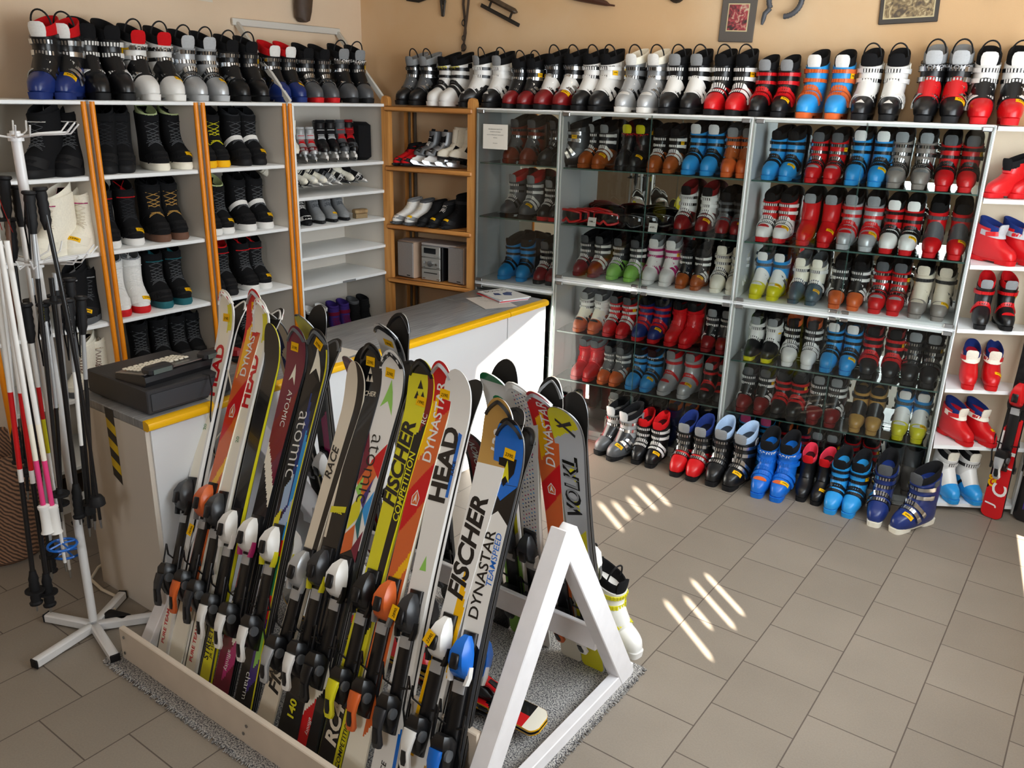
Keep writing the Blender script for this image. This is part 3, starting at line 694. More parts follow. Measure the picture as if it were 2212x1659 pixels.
# door jamb beside the end shelf
b = MB(); b.box((0, 0, 1.1), (.06, .1, 2.2), 0, T(-.085, 5.0, 0) @ Rz(8)); struct('trim_1', b, PINE, 'pale wooden upright behind the red ski')

# ------------------------------------------------------------------ side shelving
def bay(y0, y1, shelves, label, first_orange=True, last_orange=True, back=True):
    t = thing('shelf_unit', label, 'shelving', T(XL, (y0+y1)/2, 0), 'shelving along the side wall'); w = y1-y0; D = abs(XW-XL)-.01
    for sg in (-1, 1):
        b = MB(); b.box((-D/2, sg*(w/2-.01), 1.0), (D, .018, 1.996)); b.build('side_panel', MELI, t, False)
        if (sg < 0 and first_orange) or (sg > 0 and last_orange):
            b = MB(); b.disc((.004, sg*(w/2-.0135), .02), (0, 0, 1), .0125, 1.985, 12); b.build('edge_strip', ORANGE, t, label='rounded orange edge strip')
    b = MB(); b.box((-D+.006, 0, 1.0), (.01, w-.02, 1.99)); b.build('back_panel', MELI, t, False)
    b = MB(); b.box((-D/2, 0, 2.0), (D+.01, w, .02), 0, None, .003); b.build('top', MEL, t)
    for z in shelves:
        b = MB(); b.box((-D/2-.004, 0, z-.011), (D-.01, w-.04, .022), 0, None, .003); b.build('shelf', MEL, t)
    b = MB(); b.box((-.03, 0, .04), (.02, w-.04, .08)); b.build('plinth', MEL, t, False)
    return t
SH = [1.665, 1.3, .945, .59, .24]
bay(1.585, 2.165, SH, 'first white shelf bay behind the pole stand, orange edged')
bay(2.18, 2.76, SH, 'second white shelf bay with orange edges, behind the register')
bay(2.775, 3.335, SH, 'third white shelf bay with orange edges, behind the ski tips')
u4 = bay(3.35, 4.17, [1.65, 1.465, 1.28, 1.10, .915, .46], 'fourth white bay with skates and empty shelves, beside pine rack', True, False)
b = MB(); b.box((0.002, -.385, 1.0), (.02, .03, 1.99), 0, None, .004); b.build('edge_strip', MEL, u4, label='white edge strip')
for yy, nm in ((-.39, 0), (.40, 1)):
    b = MB(); p0, p1 = Vector((.0, yy, 2.01)), Vector((-.43, yy, 2.44)); d = (p1-p0)
    M = frame((p0+p1)/2, d.normalized(), Vector((0, 1, 0)), d.normalized().cross(Vector((0, 1, 0)))); b.box((0, 0, 0), (d.length, .018, .035), 0, M, .003); b.build('sloping_rail', ALU, u4)
b = MB(); b.box((-.435, 0, 2.45), (.02, .84, .04), 0, None, .003); b.build('wall_rail', ALU, u4)
b = MB(); b.box((-.0005, .02, .903), (.004, .11, .012)); b.build('label_strip', mat('grey_label', '77797a', .5), u4)

# ------------------------------------------------------------------ pine rack in the corner
t = thing('pine_rack', 'varnished pine shelf rack with rounded posts in the corner, holding a stereo', 'rack', cabM(3.165, 0, 0))
for x in (-.325, .325):
    for y, zt in ((.03, 2.06), (.29, 2.0)):
        b = MB()
        pr = [(-.028, 0), (.028, 0), (.028, zt-.03), (.02, zt-.008), (.0, zt), (-.02, zt-.008), (-.028, zt-.03)]
        b.loft([[(x+p, y-.02, z) for p, z in pr], [(x+p, y+.02, z) for p, z in pr]]); b.build('post', PINE, t)
for z in (1.985, 1.61, 1.228, .862, .49, .12):
    b = MB(); b.box((0, .16, z), (.62, .29, .02), 0, None, .004); b.build('shelf', PINEX, t)
    b = MB(); b.box((0, .012, z-.004), (.66, .02, .034), 0, None, .008); b.build('shelf_rail', PINEX, t)

# ------------------------------------------------------------------ glass cabinets
CW = [(2.232, 2.80), (1.125, 2.232), (.0, 1.125)]; CN = ['narrow', 'middle', 'right']
def cabinet(u0, u1, z0, z1, shelves, label, doors, base=False):
    w = u1-u0; t = thing('glass_cabinet', label, 'cabinet', cabM((u0+u1)/2, 0, z0), 'mirror-backed glass cabinets'); h = z1-z0
    for sg in (-1, 1):
        b = MB(); b.box((sg*(w/2-.009), .15, h/2), (.017, .3, h-.002), 0, None, .002); b.build('side_panel', MEL, t)
    for z, nm in ((h-.0125, 'top_panel'), (.0125, 'bottom_panel')):
        b = MB(); b.box((0, .15, z), (w-.002, .3, .024), 0, None, .002); b.build(nm, MEL, t)
    b = MB(); b.box((0, .297, h/2), (w-.036, .006, h-.05)); b.build('mirror_back', MIRROR, t, False, label='mirror lining the back')
    if base: b = MB(); b.box((0, .02, .03), (w-.04, .012, .05)); b.build('plinth', MEL, t, False)
    for z in shelves:
        b = MB(); b.box((0, .155, z-z0-.005), (w-.04, .27, .008), 0); b.box((0, .0185, z-z0-.005), (w-.04, .002, .008), 1); b.build('glass_shelf', [GSHELF, GEDGE], t, False)
    n = doors; dw = (w-.012)/n
    for i in range(n):
        x0 = -w/2+.006+dw*i; b = MB(); b.box((x0+dw/2, -.006, h/2), (dw-.003, .005, h-.02), 0); 
        for xx in (x0+.002, x0+dw-.002): b.box((xx, -.006, h/2), (.001, .0052, h-.02), 1)
        d = b.build('glass_door', [GLASS, GEDGE], t, False)
        hx = x0+.03 if i == 0 else x0+dw-.03
        for z in (.02, h-.02):
            b = MB(); b.box((hx, -.006, z), (.045, .012, .022), 0, None, .003); b.build('hinge', STEEL, d)
        if n > 1:
            hx = x0+dw-.03 if i == 0 else x0+.03
            b = MB(); b.box((hx, -.008, .02 if not base else h-.02), (.04, .014, .02), 0, None, .004); b.build('catch', CHROME, d)
    return t
UP = {0: [1.685, 1.355, ], 1: [1.685, 1.355], 2: [1.685, 1.355]}
nm_ = ['narrow glass cabinet with the paper notice on its door', 'upper glass cabinet with goggles on its second shelf', 'upper glass cabinet nearest the end shelf, five boot pairs a row']
nl_ = ['white base cabinet below the narrow glass one, behind the counter', 'lower glass cabinet with the sunlit red boots', 'lower glass cabinet beside the end shelf with tan and yellow boots']
for i, (u0, u1) in enumerate(CW):
    zm = 1.012 if i else .928
    cabinet(u0, u1, zm, 2.005, UP[i], nm_[i], 2 if i else 1)
    cabinet(u0, u1, 0, zm, [.685, .37] if i == 1 else ([.675, .36] if i == 2 else [.5]), nl_[i], 2 if i else 1, True)
# end shelf, its shelves cut on a slant
t = thing('end_shelf', 'open white end shelf with slanted shelves of children\'s boots', 'shelving', MC)
prf = [(.006, .004), (.006, .3), (.44, .3), (.44, .2)]
for z in (2.0, 1.665, 1.345, 1.02, .70, .385, .05):
    b = MB(); b.prism([(x, y) for x, y in prf], z-.02, z, 0); b.build('shelf', MEL, t, False)
b = MB(); b.box((.22, .305, 1.0), (.44, .008, 1.98)); b.build('back_panel', WALL_R, t, False)
b = MB(); b.box((.447, .25, 1.0), (.012, .11, 1.99)); b.build('side_panel', MEL, t, False)
# paper notice
t = thing('paper_notice', 'white printed notice taped inside the narrow cabinet door', 'notice', cabM(2.66, -.011, 1.84))
b = MB(); b.box((0, 0, 0), (.17, .001, .145)); pp = b.build('paper', mat('white_paper', 'ded9cf', .8), t, False)
b = MB()
for i, s in enumerate(['PŘI PŘEDÁVÁNÍ ZBOŽÍ DO', 'KOMISNÍHO PRODEJE JE', 'NUTNO PŘEDLOŽIT OBČANSKÝ', 'PRŮKAZ', '', 'DĚKUJEME']):
    if s: add_text(b, s, lambda x, y, i=i: (x, -.0009, .045-.0165*i+y), .0075, maxw=.135)
b.build('lettering', INK, pp, False)
# ------------------------------------------------------------------ counter
y0c, y1c = 1.575, 4.27; xf, xb = -2.82, -3.33; hc = .885
def streak():
    m, nt, b = nodes('streaked_grey_laminate'); L = nt.links.new
    g = nt.nodes.new('ShaderNodeNewGeometry'); mp = nt.nodes.new('ShaderNodeMapping'); mp.inputs['Scale'].default_value = (170, 5, 1); L(g.outputs['Position'], mp.inputs[0])
    n = nt.nodes.new('ShaderNodeTexNoise'); n.inputs['Scale'].default_value = 1; n.inputs['Detail'].default_value = 4; L(mp.outputs[0], n.inputs['Vector'])
    mr = nt.nodes.new('ShaderNodeMapRange'); mr.inputs['From Min'].default_value = .3; mr.inputs['From Max'].default_value = .7; L(n.outputs['Fac'], mr.inputs['Value'])
    mx = nt.nodes.new('ShaderNodeMix'); mx.data_type = 'RGBA'; mx.inputs['A'].default_value = (*hexc('5b5c5f'), 1); mx.inputs['B'].default_value = (*hexc('9a9b9c'), 1)
    L(mr.outputs[0], mx.inputs['Factor']); L(mx.outputs['Result'], b.inputs['Base Color']); b.inputs['Roughness'].default_value = .38
    return m
YEL = mat('yellow_plastic_edging', 'eab308', .3, noise=.04, nscale=10)
t = thing('shop_counter', 'long white shop counter with streaked grey top and yellow edge', 'counter', T((xf+xb)/2, (y0c+y1c)/2, 0))
w = xf-xb; l = y1c-y0c; yj = 3.87-(y0c+y1c)/2
b = MB(); b.box((-.01, (yj-l/2)/2, hc-.0175), (w-.02, l/2+yj-.001, .035), 0, None, .003); b.build('worktop', streak(), t)
b = MB(); b.box((-.01, (yj+l/2)/2, hc-.0175), (w-.02, l/2-yj-.001, .035), 0, None, .003); b.build('worktop', streak(), t)
for a_, c_ in ((-l/2, yj-.004), (yj+.004, l/2)):
    b = MB(); pr = [(w/2-.02, hc-.038), (w/2+.006, hc-.038), (w/2+.018, hc-.03), (w/2+.021, hc-.018), (w/2+.016, hc-.005), (w/2, hc+.002), (w/2-.02, hc+.001)]
    b.loft([[(x, a_, z) for x, z in pr], [(x, c_, z) for x, z in pr]]); b.build('yellow_edging', YEL, t)
WHP = mat('white_counter_panel', 'd6d8da', .4, noise=.02, nscale=3); WHE = mat('cream_end_panel', 'cfc5b8', .5, noise=.03, nscale=5)
for a_, c_ in ((-l/2+.018, yj-.004), (yj+.004, l/2)):
    b = MB(); b.box((w/2-.012, (a_+c_)/2, (hc-.035)/2), (.018, c_-a_, hc-.037)); b.build('front_panel', WHP, t, False)
b = MB(); b.box((0, yj, (hc-.035)/2), (w-.024, .006, hc-.04)); b.build('joint_strip', STEEL, t, False)
b = MB(); b.box((-.006, -l/2+.009, (hc-.035)/2), (w-.012, .018, hc-.037)); ep = b.build('end_panel', WHE, t, False)
b = MB(); b.box((-.006, l/2-.009, (hc-.035)/2), (w-.03, .016, hc-.037)); b.build('end_panel', WHE, t, False)
b = MB(); nst = 7; x0 = -.033
for i in range(nst):
    za, zb = hc-.005-.042*i, hc-.005-.042*(i+1); sl = .03
    q = [(x0, za), (x0+.062, za-sl if i else za), (x0+.062, zb-sl if i < nst-1 else zb-sl), (x0, zb)]
    b.add([(x, -l/2-.0006, z) for x, z in q], [(0, 1, 2, 3)], i % 2)
b.build('hazard_tape', [mat('tape_black', '191919', .5), mat('tape_yellow', 'd3b000', .5)], t, False, label='black and yellow hazard tape')
# ------------------------------------------------------------------ skis
def hw(f, L, w):
    "half width along the ski"
    tail, waist, tip = w*.9, w*.7, w
    if f < .5: k = (1-f/.5)**1.6; r = waist+(tail-waist)*k
    else: k = min(1, (f-.5)/.4)**1.5; r = waist+(tip-waist)*k
    s = f*L
    if s < .03: r *= max(.25, math.sqrt(max(0, 1-((.03-s)/.034)**2)))
    e = L-s
    if e < .1: r *= max(.06, (1-((.1-e)/.1)**2.4)**.5 if e > 0 else .06)
    return r
def curve(s, L, tip=.19, k=1.45):
    d = s-(L-tip); return k*d*d if d > 0 else 0.
def thick(f): return .006+.012*max(0, 1-abs(f-.45)/.5)**.8
class Ski:
    def __init__(s, L, w): s.L, s.w = L, w
    def at(s, f, t, h=0.):
        "point on the top sheet: f 0..1 along, t -1..1 across, h above"
        S = f*s.L; return Vector((t*hw(f, s.L, s.w), S, curve(S, s.L)+thick(f)+h))
    def pt(s, sm, x, h=0.):
        f = sm/s.L; return Vector((x, sm, curve(sm, s.L)+thick(min(1, max(0, f)))+h))
def ring_rr(hwid, h0, h1, s, pt, n=10):
    c = .35; W = hwid; r = []
    for a, b in ((-1, 0), (-1, .65), (-.7, 1), (.7, 1), (1, .65), (1, 0)):
        r.append(pt(s, a*W, h0+(h1-h0)*b))
    return r
def ski(name, M, L, w, base, bands, label, cat, group, texts=(), polys=(), tip=None, bind=('k', 'g', 'k'), tags=(), bcol='k', plain=False, edge='s', dots=None, btip=None):
    t = thing(name, label, cat, M, group); k = Ski(L, w)
    NS, NT = (170, 14)
    fs = [i/NS for i in range(NS+1)]
    fs = sorted(set(fs+[.005, .015, .985, .992, .997]))
    # body: base and side walls
    b = MB(); rings = []
    for f in fs:
        S = f*L; c = curve(S, L); W = hw(f, L, w); h = thick(f)
        rings.append([(-W, S, c), (W, S, c), (W, S, c+.002), (W*.985, S, c+h-.0005), (-W*.985, S, c+h-.0005), (-W, S, c+.002)])
    n = 6; v = [p for r in rings for p in r]
    for i in range(len(rings)-1):
        for j in range(n):
            q = (i*n+j, i*n+(j+1) % n, (i+1)*n+(j+1) % n, (i+1)*n+j)
            b.f.append(q); b.m.append(0 if j == 0 else (1 if j in (1, 5) else 2))
    b.f += [tuple(range(n))[::-1], tuple(len(rings)*n-n+j for j in range(n))]; b.m += [2, 2]; b.v = v
    b.build('ski_body', [mat('ski_base', '1b1917', .45, spec=.4) if bcol == 'k' else P(bcol), STEEL, P(edge) if edge != 's' else P('K')], t)
    # top sheet
    b = MB(); cols = [base]; nt = NT
    for f in fs:
        for j in range(nt+1):
            b.v.append(tuple(k.at(f, -.97+1.94*j/nt, .0)))
    for i in range(len(fs)-1):
        for j in range(nt):
            f = (fs[i]+fs[i+1])/2; tt = -1+2*(j+.5)/nt; c = base
            for f0, f1, t0, t1, sh, cc in bands:
                if f0+sh*tt <= f < f1+sh*tt and t0 <= tt < t1: c = cc
            if c not in cols: cols.append(c)
            b.f.append((i*(nt+1)+j, i*(nt+1)+j+1, (i+1)*(nt+1)+j+1, (i+1)*(nt+1)+j)); b.m.append(cols.index(c))
    b.build('top_sheet', [mat('gloss_'+PAL[c], PAL[c], .22, coat=.3) for c in cols], t)
    lift = .0006
    if polys or dots:
        cc = []
        for c, pts in polys:
            b = MB(); m = 0; nn = len(pts); cx = sum(p[0] for p in pts)/nn; cy = sum(p[1] for p in pts)/nn
            vv = [k.at(cx, cy, lift)]; ff = []; ST = 4
            dens = []
            for i in range(nn):
                p, q = pts[i], pts[(i+1) % nn]
                for z in range(3): dens.append((p[0]+(q[0]-p[0])*z/3, p[1]+(q[1]-p[1])*z/3))
            nn = len(dens)
            for r in range(1, ST+1): vv += [k.at(cx+(p[0]-cx)*r/ST, cy+(p[1]-cy)*r/ST, lift) for p in dens]
            for i in range(nn):
                j = (i+1) % nn; ff.append((0, 1+i, 1+j))
                for r in range(ST-1): ff.append((1+r*nn+i, 1+(r+1)*nn+i, 1+(r+1)*nn+j, 1+r*nn+j))
            b.add(vv, ff, m); lift += .00012
            b.build('print', mat('gloss_'+PAL[c], PAL[c], .25), t)
        if dots:
            b = MB()
            f0, f1, dc = dots
            rr = random.Random(3)
            for i in range(int((f1-f0)*L/.017)):
                for j in range(5):
                    c = dc[(i*2+j*3) % len(dc)]
                    if c not in cc: cc.append(c)
                    s0 = f0*L+i*.017+(j % 2)*.008; x = (-.6+.3*j)*w*.7
                    b.add([k.pt(s0+.0032*math.sin(q), x+.0032*math.cos(q), .0007) for q in [PI*z/4 for z in range(8)]], [tuple(range(8))], cc.index(c))
            b.build('print', [mat('gloss_'+PAL[c], PAL[c], .25) for c in cc], t)
    if texts:
        for s, fc, tc, hgt, c, dr, bo, sh, ml in texts:
            b = MB(); lift += .0003
            if dr == 0: fn = lambda x, y: k.pt(fc*L+y, tc*w+x, lift)
            else: fn = lambda x, y: k.pt(fc*L+dr*x, tc*w-dr*y, lift)
            add_text(b, s, fn, hgt, 0, bo, sh, ml)
            b.build('lettering', mat('gloss_'+PAL[c], PAL[c], .3), t)
    if tip:
        b = MB(); rings = []
        for i in range(17):
            q = -1+i/8; a = PI*q*.42
            f = 1-(.006+.045*(1-math.cos(a)))/L*1.4 ; tt = math.sin(a)/math.sin(PI*.42)
            p = k.at(min(.999, f), tt*1.0, 0); W = Vector((0, 0, .0045))
            ins = Vector((-p.x*.18, -.012*math.cos(a), 0))
            rings.append([p+W, p-W*2.2, p-W*2.2+ins, p+ins+W*1.3])
        b.loft(rings, 0)
        o = b.build('tip_guard', P(tip[0]), t)
        if len(tip) > 1:
            b = MB()
            for q in (-.62, -.2, .25, .65):
                a = PI*q*.42*1.0; f = 1-(.012+.045*(1-math.cos(a)))/L*1.4; b.add([k.at(f+.006*math.sin(z), math.sin(a)/math.sin(PI*.42)*.9+.12*math.cos(z), .0075) for z in [PI*i/5 for i in range(10)]], [tuple(range(10))])
            b.build('print', P(tip[1]), o)
    # binding
    st, sh_ = .425*L, .225*L; c1, c2, c3 = bind
    b = MB(); pt = k.pt
    b.loft([ring_rr(.026, -.001, .012, s, pt) for s in (sh_-.09, sh_-.08, sh_+.02, st-.11, st+.06, st+.075)], 0)
    b.build('binding_plate', P('k'), t)
    b = MB(); b.loft([ring_rr(W, a, z, st+s, pt) for s, W, a, z in ((-.06, .026, .01, .02), (-.045, .034, .011, .04), (-.015, .037, .012, .056), (.015, .033, .012, .06), (.045, .024, .012, .048), (.065, .012, .013, .026))], 0)
    for sg in (-1, 1): b.loft([ring_rr(.007, .014, .03, s, lambda S, x, h, sg=sg, e=e: pt(S, x+sg*e, h)) for s, e in ((st-.075, .03), (st-.05, .036), (st-.02, .034))], 1)
    b.box((0, st-.01, thick(.4)+.06), (.03, .045, .01), 2, None, .003)
    b.build('toe_piece', [P(c1), P(c2), P('k')], t)
    b = MB(); b.loft([ring_rr(.022, .011, .0165, s, pt) for s in (st-.105, st-.07)], 0); b.build('slide_plate', P('s'), t)
    if not plain:
        b = MB(); b.loft([ring_rr(W, a, z, sh_+s, pt) for s, W, a, z in ((-.085, .02, .01, .022), (-.06, .03, .011, .042), (-.02, .034, .012, .062), (.012, .033, .012, .066), (.03, .024, .03, .058))], 0)
        b.disc(pt(sh_-.02, .03, .045), (1, 0, 0), .017, .009, 14, 1)
        hp = b.build('heel_piece', [P('k'), P('G')], t)
        b = MB(); b.loft([ring_rr(W, a, a+.014, sh_+s, pt) for s, W, a in ((-.01, .024, .058), (-.045, .021, .062), (-.075, .016, .058), (-.115, .021, .046), (-.13, .013, .042))], 0)
        b.loft([ring_rr(W, a, a+.004, sh_+s, pt) for s, W, a in ((-.07, .008, .073), (-.1, .011, .064), (-.115, .007, .06))], 1)
        b.build('heel_lever', [P(c3), P('k')], hp)
        b = MB()
        for sg in (-1, 1):
            x = sg*(w*.75+.012)
            b.tube([pt(sh_+.05, sg*.02, .012), pt(sh_+.06, x, .014), pt(sh_+.1, x, .03), pt(sh_+.0, x, .026), pt(sh_-.06, x, -.0)], .0035, 6)
            b.box(pt(sh_-.075, x, -.004), (.012, .04, .014), 0, None, .004)
        b.build('ski_brake', P('k'), t)
    for f, tt, s, ang in tags:
        b = MB(); c = k.at(f, tt, .0016); ca, sa = math.cos(R(ang)), math.sin(R(ang)); wd, ht = .043, .032
        if f < .6: c = pt(f*L, tt*w, .068 if f > .3 else .08)
        fn = lambda x, y, o=0.: (lambda X, Y: Vector((c.x+X, c.y+Y, (curve(c.y+Y, L)-curve(c.y, L))+c.z+o)))(x*ca-y*sa, x*sa+y*ca)
        g = 4; vv = [fn(-wd/2+wd*i/g, -ht/2+ht*j/g) for j in range(g+1) for i in range(g+1)]
        b.add(vv, [(j*(g+1)+i, j*(g+1)+i+1, (j+1)*(g+1)+i+1, (j+1)*(g+1)+i) for j in range(g) for i in range(g)], 0)
        add_text(b, s, lambda x, y: fn(x, y-.004, .0006), .0125, 1, .012, .2, maxw=.038)
        b.build('price_tag', [TAGM, INK], t, False, label='yellow price sticker')
    return t
def ski_pair(tail, tp, w, label1, label2, gap=.006, fr={}, rr={}, **kw):
    a, z = Vector(tail), Vector(tp); d = z-a; L = d.length; ey = d.normalized()
    ez = Vector((0, -1, 0)); ez = (ez-ey*ez.dot(ey)).normalized(); ex = ey.cross(ez)
    M = frame(a, ex, ey, ez)
    g = kw.pop('group'); c = 'ski'; w *= 1.06
    k1 = dict(kw); k1.update(fr); k2 = dict(kw); k2.update(rr); k2['tags'] = (); k2.pop('dots', None)
    ski('alpine_ski', M, L, w, label=label1, cat=c, group=g, **k1)
    if label2:
        M2 = M @ T(0, 0, -gap) @ Ry(180); k2['plain'] = True
        ski('alpine_ski', M2, L*.995, w, label=label2, cat=c, group=g, **k2)
HEADK = dict(base='a', bands=[(0, 1, -1, -.72, 0, 'w'), (.0, 1, .75, 1, 0, 'w'), (.88, .955, .25, .8, .012, 'y'), (.0, .2, -.75, -.5, 0, 'K')], texts=[('HEAD', .775, -.1, .062, 'r', 1, .035, .12, .38), ('PURE TEAM', .085, 0, .02, 'r', 1, .02, .2, .13), ('20', .615, .1, .018, 'N', 1, 0, 0, .03)], tip='wr', bind=('K', 'k', 'K'), edge='w')
DYNA = dict(base='o', bands=[(.86, 1, -1, 1, 0, 'r'), (.78, .86, -1, 1, .03, 'o'), (.8, .93, -.75, .0, .06, 'Y'), (.62, .72, -1, 1, .04, 'r'), (.48, .62, -1, 1, .05, 'o'), (.46, .5, -1, 1, .05, 'Y'), (0, .26, -1, 1, 0, 'a'), (.03, .22, .35, 1, .06, 'o'), (.03, .1, -1, 1, .05, 'a')], texts=[('DYNASTAR', .855, .12, .038, 'w', 1, .012, .1, .3)],
            polys=[('w', [(.652, -.34), (.652, .34), (.672, .4), (.69, .0), (.672, -.4)]), ('o', [(.655, -.28), (.655, .28), (.672, .33), (.686, .0), (.672, -.33)]), ('w', [(.658, -.2), (.666, 0), (.658, .2), (.682, 0)])], tip='s', bind=('o', 'g', 'o'), edge='a')
ARROW = lambda c, f=.93, s=1.: (c, [(f-.06*s, -.42*s), (f-.045*s, 0), (f-.075*s, .5*s), (f, .1)])
def rankF():
    G = 'skis leaning in the front of the rack'
    S = lambda x, tx, z, y0=1.42: ((x, y0, .004), (tx, y0+.42/.8*z, z))
    L_ = []
    def add(x, tx, tz, w, l1, l2, **kw):
        a, b = S(x, tx, tz); ski_pair(a, b, w, l1, l2, group=G, **kw)
    add(-2.64, -2.93, 1.276, .05, 'outermost white ski with big red letters, beside the counter', 'dark-based partner behind the outermost red-lettered ski', tags=[(.925, .1, '2190,', -8)], **HEADK)
    d2 = dict(DYNA); add(-2.559, -2.754, 1.302, .05, 'orange ski between the two white red-lettered skis', None, tags=[(.955, .1, '2390,', -8), (.35, .3, '2690,', 80)], **d2)
    add(-2.461, -2.705, 1.276, .05, 'second white ski with big red letters', 'dark-based partner behind the second red-lettered ski', **HEADK)
    add(-2.369, -2.595, 1.2, .045, 'yellow-tailed ski with black lettering beside the burgundy ski', None, base='y', bands=[(.4, 1, -1, 1, 0, 'k'), (0, .4, -1, -.7, 0, 'K'), (0, .4, .7, 1, 0, 'K')], texts=[('STREETFIGHTER', .16, -.3, .03, 'k', 1, .02, .2, .24), ('JR 150', .1, .3, .02, 'k', 1, .01, .2, .12)], bind=('w', 'w', 'w'), edge='y')
    add(-2.275, -2.457, 1.213, .054, 'burgundy ski with thin white letters and curved pale band', 'dark partner ski behind the burgundy one', base='M', bands=[(.62, .78, -1, 1, .05, 'R'), (.55, .62, -1, 1, -.06, 'a'), (.28, .56, -1, 1, -.06, 'k'), (.19, .28, -1, 1, 0, 'k'), (.16, .2, -1, 1, -.05, 'a'), (.05, .12, -.2, 1, .05, 'm')],
        texts=[('ATOMIC', .775, .15, .026, 'w', -1, 0, .1, .2), ('affinity', .1, .1, .026, 'w', -1, 0, 0, .12)], polys=[ARROW('a', .9, .8)], tip='G', bind=('w', 'm', 'w'), tags=[(.945, -.1, '3190,', -10)], edge='k')
    add(-2.146, -2.345, 1.222, .056, 'black and blue ski with thin round letters and pale arrowhead', 'dark partner ski with studded tip behind the black and blue one', base='k', bands=[(.5, .84, .0, 1, -.16, 'B'), (.48, .78, .4, 1, -.1, 'l'), (.52, .6, -.6, .3, .05, 'u'), (.47, .53, -1, -.3, .04, 'y'), (.44, .5, -.4, 1, .06, 'u'), (.2, .44, .55, 1, .0, 'r'), (.3, .4, .55, 1, 0, 'N'), (.05, .2, 0, 1, .05, 'p'), (.1, .18, .3, 1, .05, 'n'), (0, .95, .88, 1, 0, 'y')],
        texts=[('atomic', .69, -.1, .058, 'w', -1, -.012, 0, .34), ('charm', .07, 0, .026, 'w', -1, -.005, 0, .1)], polys=[ARROW('a', .955, 1.25)], tip='G', bind=('w', 'y', 'w'), tags=[(.96, .2, '3590,', -38)], edge='k')
    add(-2.031, -2.105, 1.152, .046, 'cream and black ski lettered RACE, beside the ski marked 140', None, base='c', bands=[(.0, .02, -1, 1, 0, 'k'), (.25, 1, .3, 1, 0, 'k')], texts=[('FISCHER', .2, .1, .055, 'k', 1, .03, .25, .3), ('RACE', .15, -.5, .024, 'k', 1, .02, .25, .1), ('RACE', .72, -.35, .034, 'k', 1, .02, .3, .16)], bind=('s', 's', 's'), edge='c')
    add(-1.913, -2.062, 1.22, .054, 'black ski with pale triangles, marked 140 near its tail', 'dark partner ski behind the one marked 140', base='k', bands=[(.5, .9, -1, -.72, 0, 'c')], texts=[('FISCHER', .875, 0, .018, 'c', 0, .015, .2, .085), ('RACE', .57, 0, .018, 'y', 0, .03, .2, .05), ('140', .085, 0, .034, 'y', 1, .03, .1, .09)],
        polys=[('c', [(.905, -.3), (.905, .0), (.922, -.15)]), ('c', [(.905, .02), (.905, .32), (.922, .17)]), ('c', [(.925, -.14), (.925, .16), (.942, .01)]), ('y', [(.562, -.9), (.578, -.9), (.585, .85), (.57, .85)])], tip='k', bind=('K', 'y', 'w'), tags=[(.955, .0, '2390,', -6)])
    add(-1.826, -1.96, 1.214, .058, 'white ski with coloured triangles and lime arrowhead', 'dark partner ski with toothed tip behind the colourful triangles one', base='w', bands=[(.52, .76, -1, 1, .06, 'w'), (.0, .5, -1, 1, 0, 'k'), (.13, .2, -1, 1, .05, 'a'), (.02, .13, -1, .2, .05, 'r')],
        texts=[('atomic', .70, .0, .056, 'k', -1, -.012, 0, .34), ('affinity', .07, 0, .02, 'w', -1, 0, 0, .12)], polys=[ARROW('n', .93, 1.2), ('M', [(.80, -.95), (.7, -.1), (.66, -.95)]), ('o', [(.66, -.95), (.72, -.05), (.7, .9), (.62, -.2)]), ('r', [(.72, -.1), (.77, .95), (.68, .95)]), ('y', [(.6, -.95), (.64, -.2), (.58, .1), (.54, -.9)]), ('n', [(.645, -.95), (.68, -.4), (.62, -.3)]),
               ('l', [(.6, .2), (.65, .95), (.56, .95)]), ('e', [(.56, -.1), (.61, .25), (.52, .6)]), ('o', [(.53, -.95), (.56, -.1), (.5, .2), (.48, -.9)]), ('M', [(.5, .1), (.55, .9), (.47, .9)]), ('p', [(.62, -.2), (.68, .6), (.6, .3)])], tip='kw', bind=('w', 'k', 'k'), tags=[(.945, -.05, '2390,', -8)])
    add(-1.712, -1.819, 1.211, .056, 'bright yellow ski with bold black letters', 'dark partner ski with riveted tip behind the yellow one', base='y', bands=[(.8, .965, .55, 1, .05, 'R'), (.3, .8, .35, 1, .05, 'k'), (.965, 1, -1, 1, 0, 'k'), (.0, .2, -1, 1, 0, 'k'), (.0, .16, .5, 1, .03, 'y'), (.155, .2, .5, 1, 0, 'R')],
        texts=[('FISCHER', .74, -.3, .06, 'k', 1, .035, .25, .5), ('COMPETITION', .69, .52, .026, 'y', 1, .015, .2, .32), ('RC', .86, .7, .02, 'w', 1, 0, .2, .05), ('FREQUENCY TUNING', .8, -.78, .009, 'k', 1, 0, .2, .17), ('RC4', .11, -.15, .055, 'c', 1, .04, .25, .16), ('COMPETITION', .08, .72, .018, 'k', 1, .01, .2, .16)],
        polys=[('k', [(.905, -.4), (.905, .0), (.925, -.2)]), ('k', [(.905, .03), (.905, .43), (.925, .23)]), ('k', [(.93, -.2), (.93, .22), (.952, .01)])], tip='k', bind=('k', 'k', 'y'), tags=[(.9, .2, '1990,', -6)], edge='y')
    add(-1.609, -1.738, 1.22, .05, 'orange ski beside the white black-lettered one', None, tags=[(.925, .45, '2390,', -4)], **DYNA)
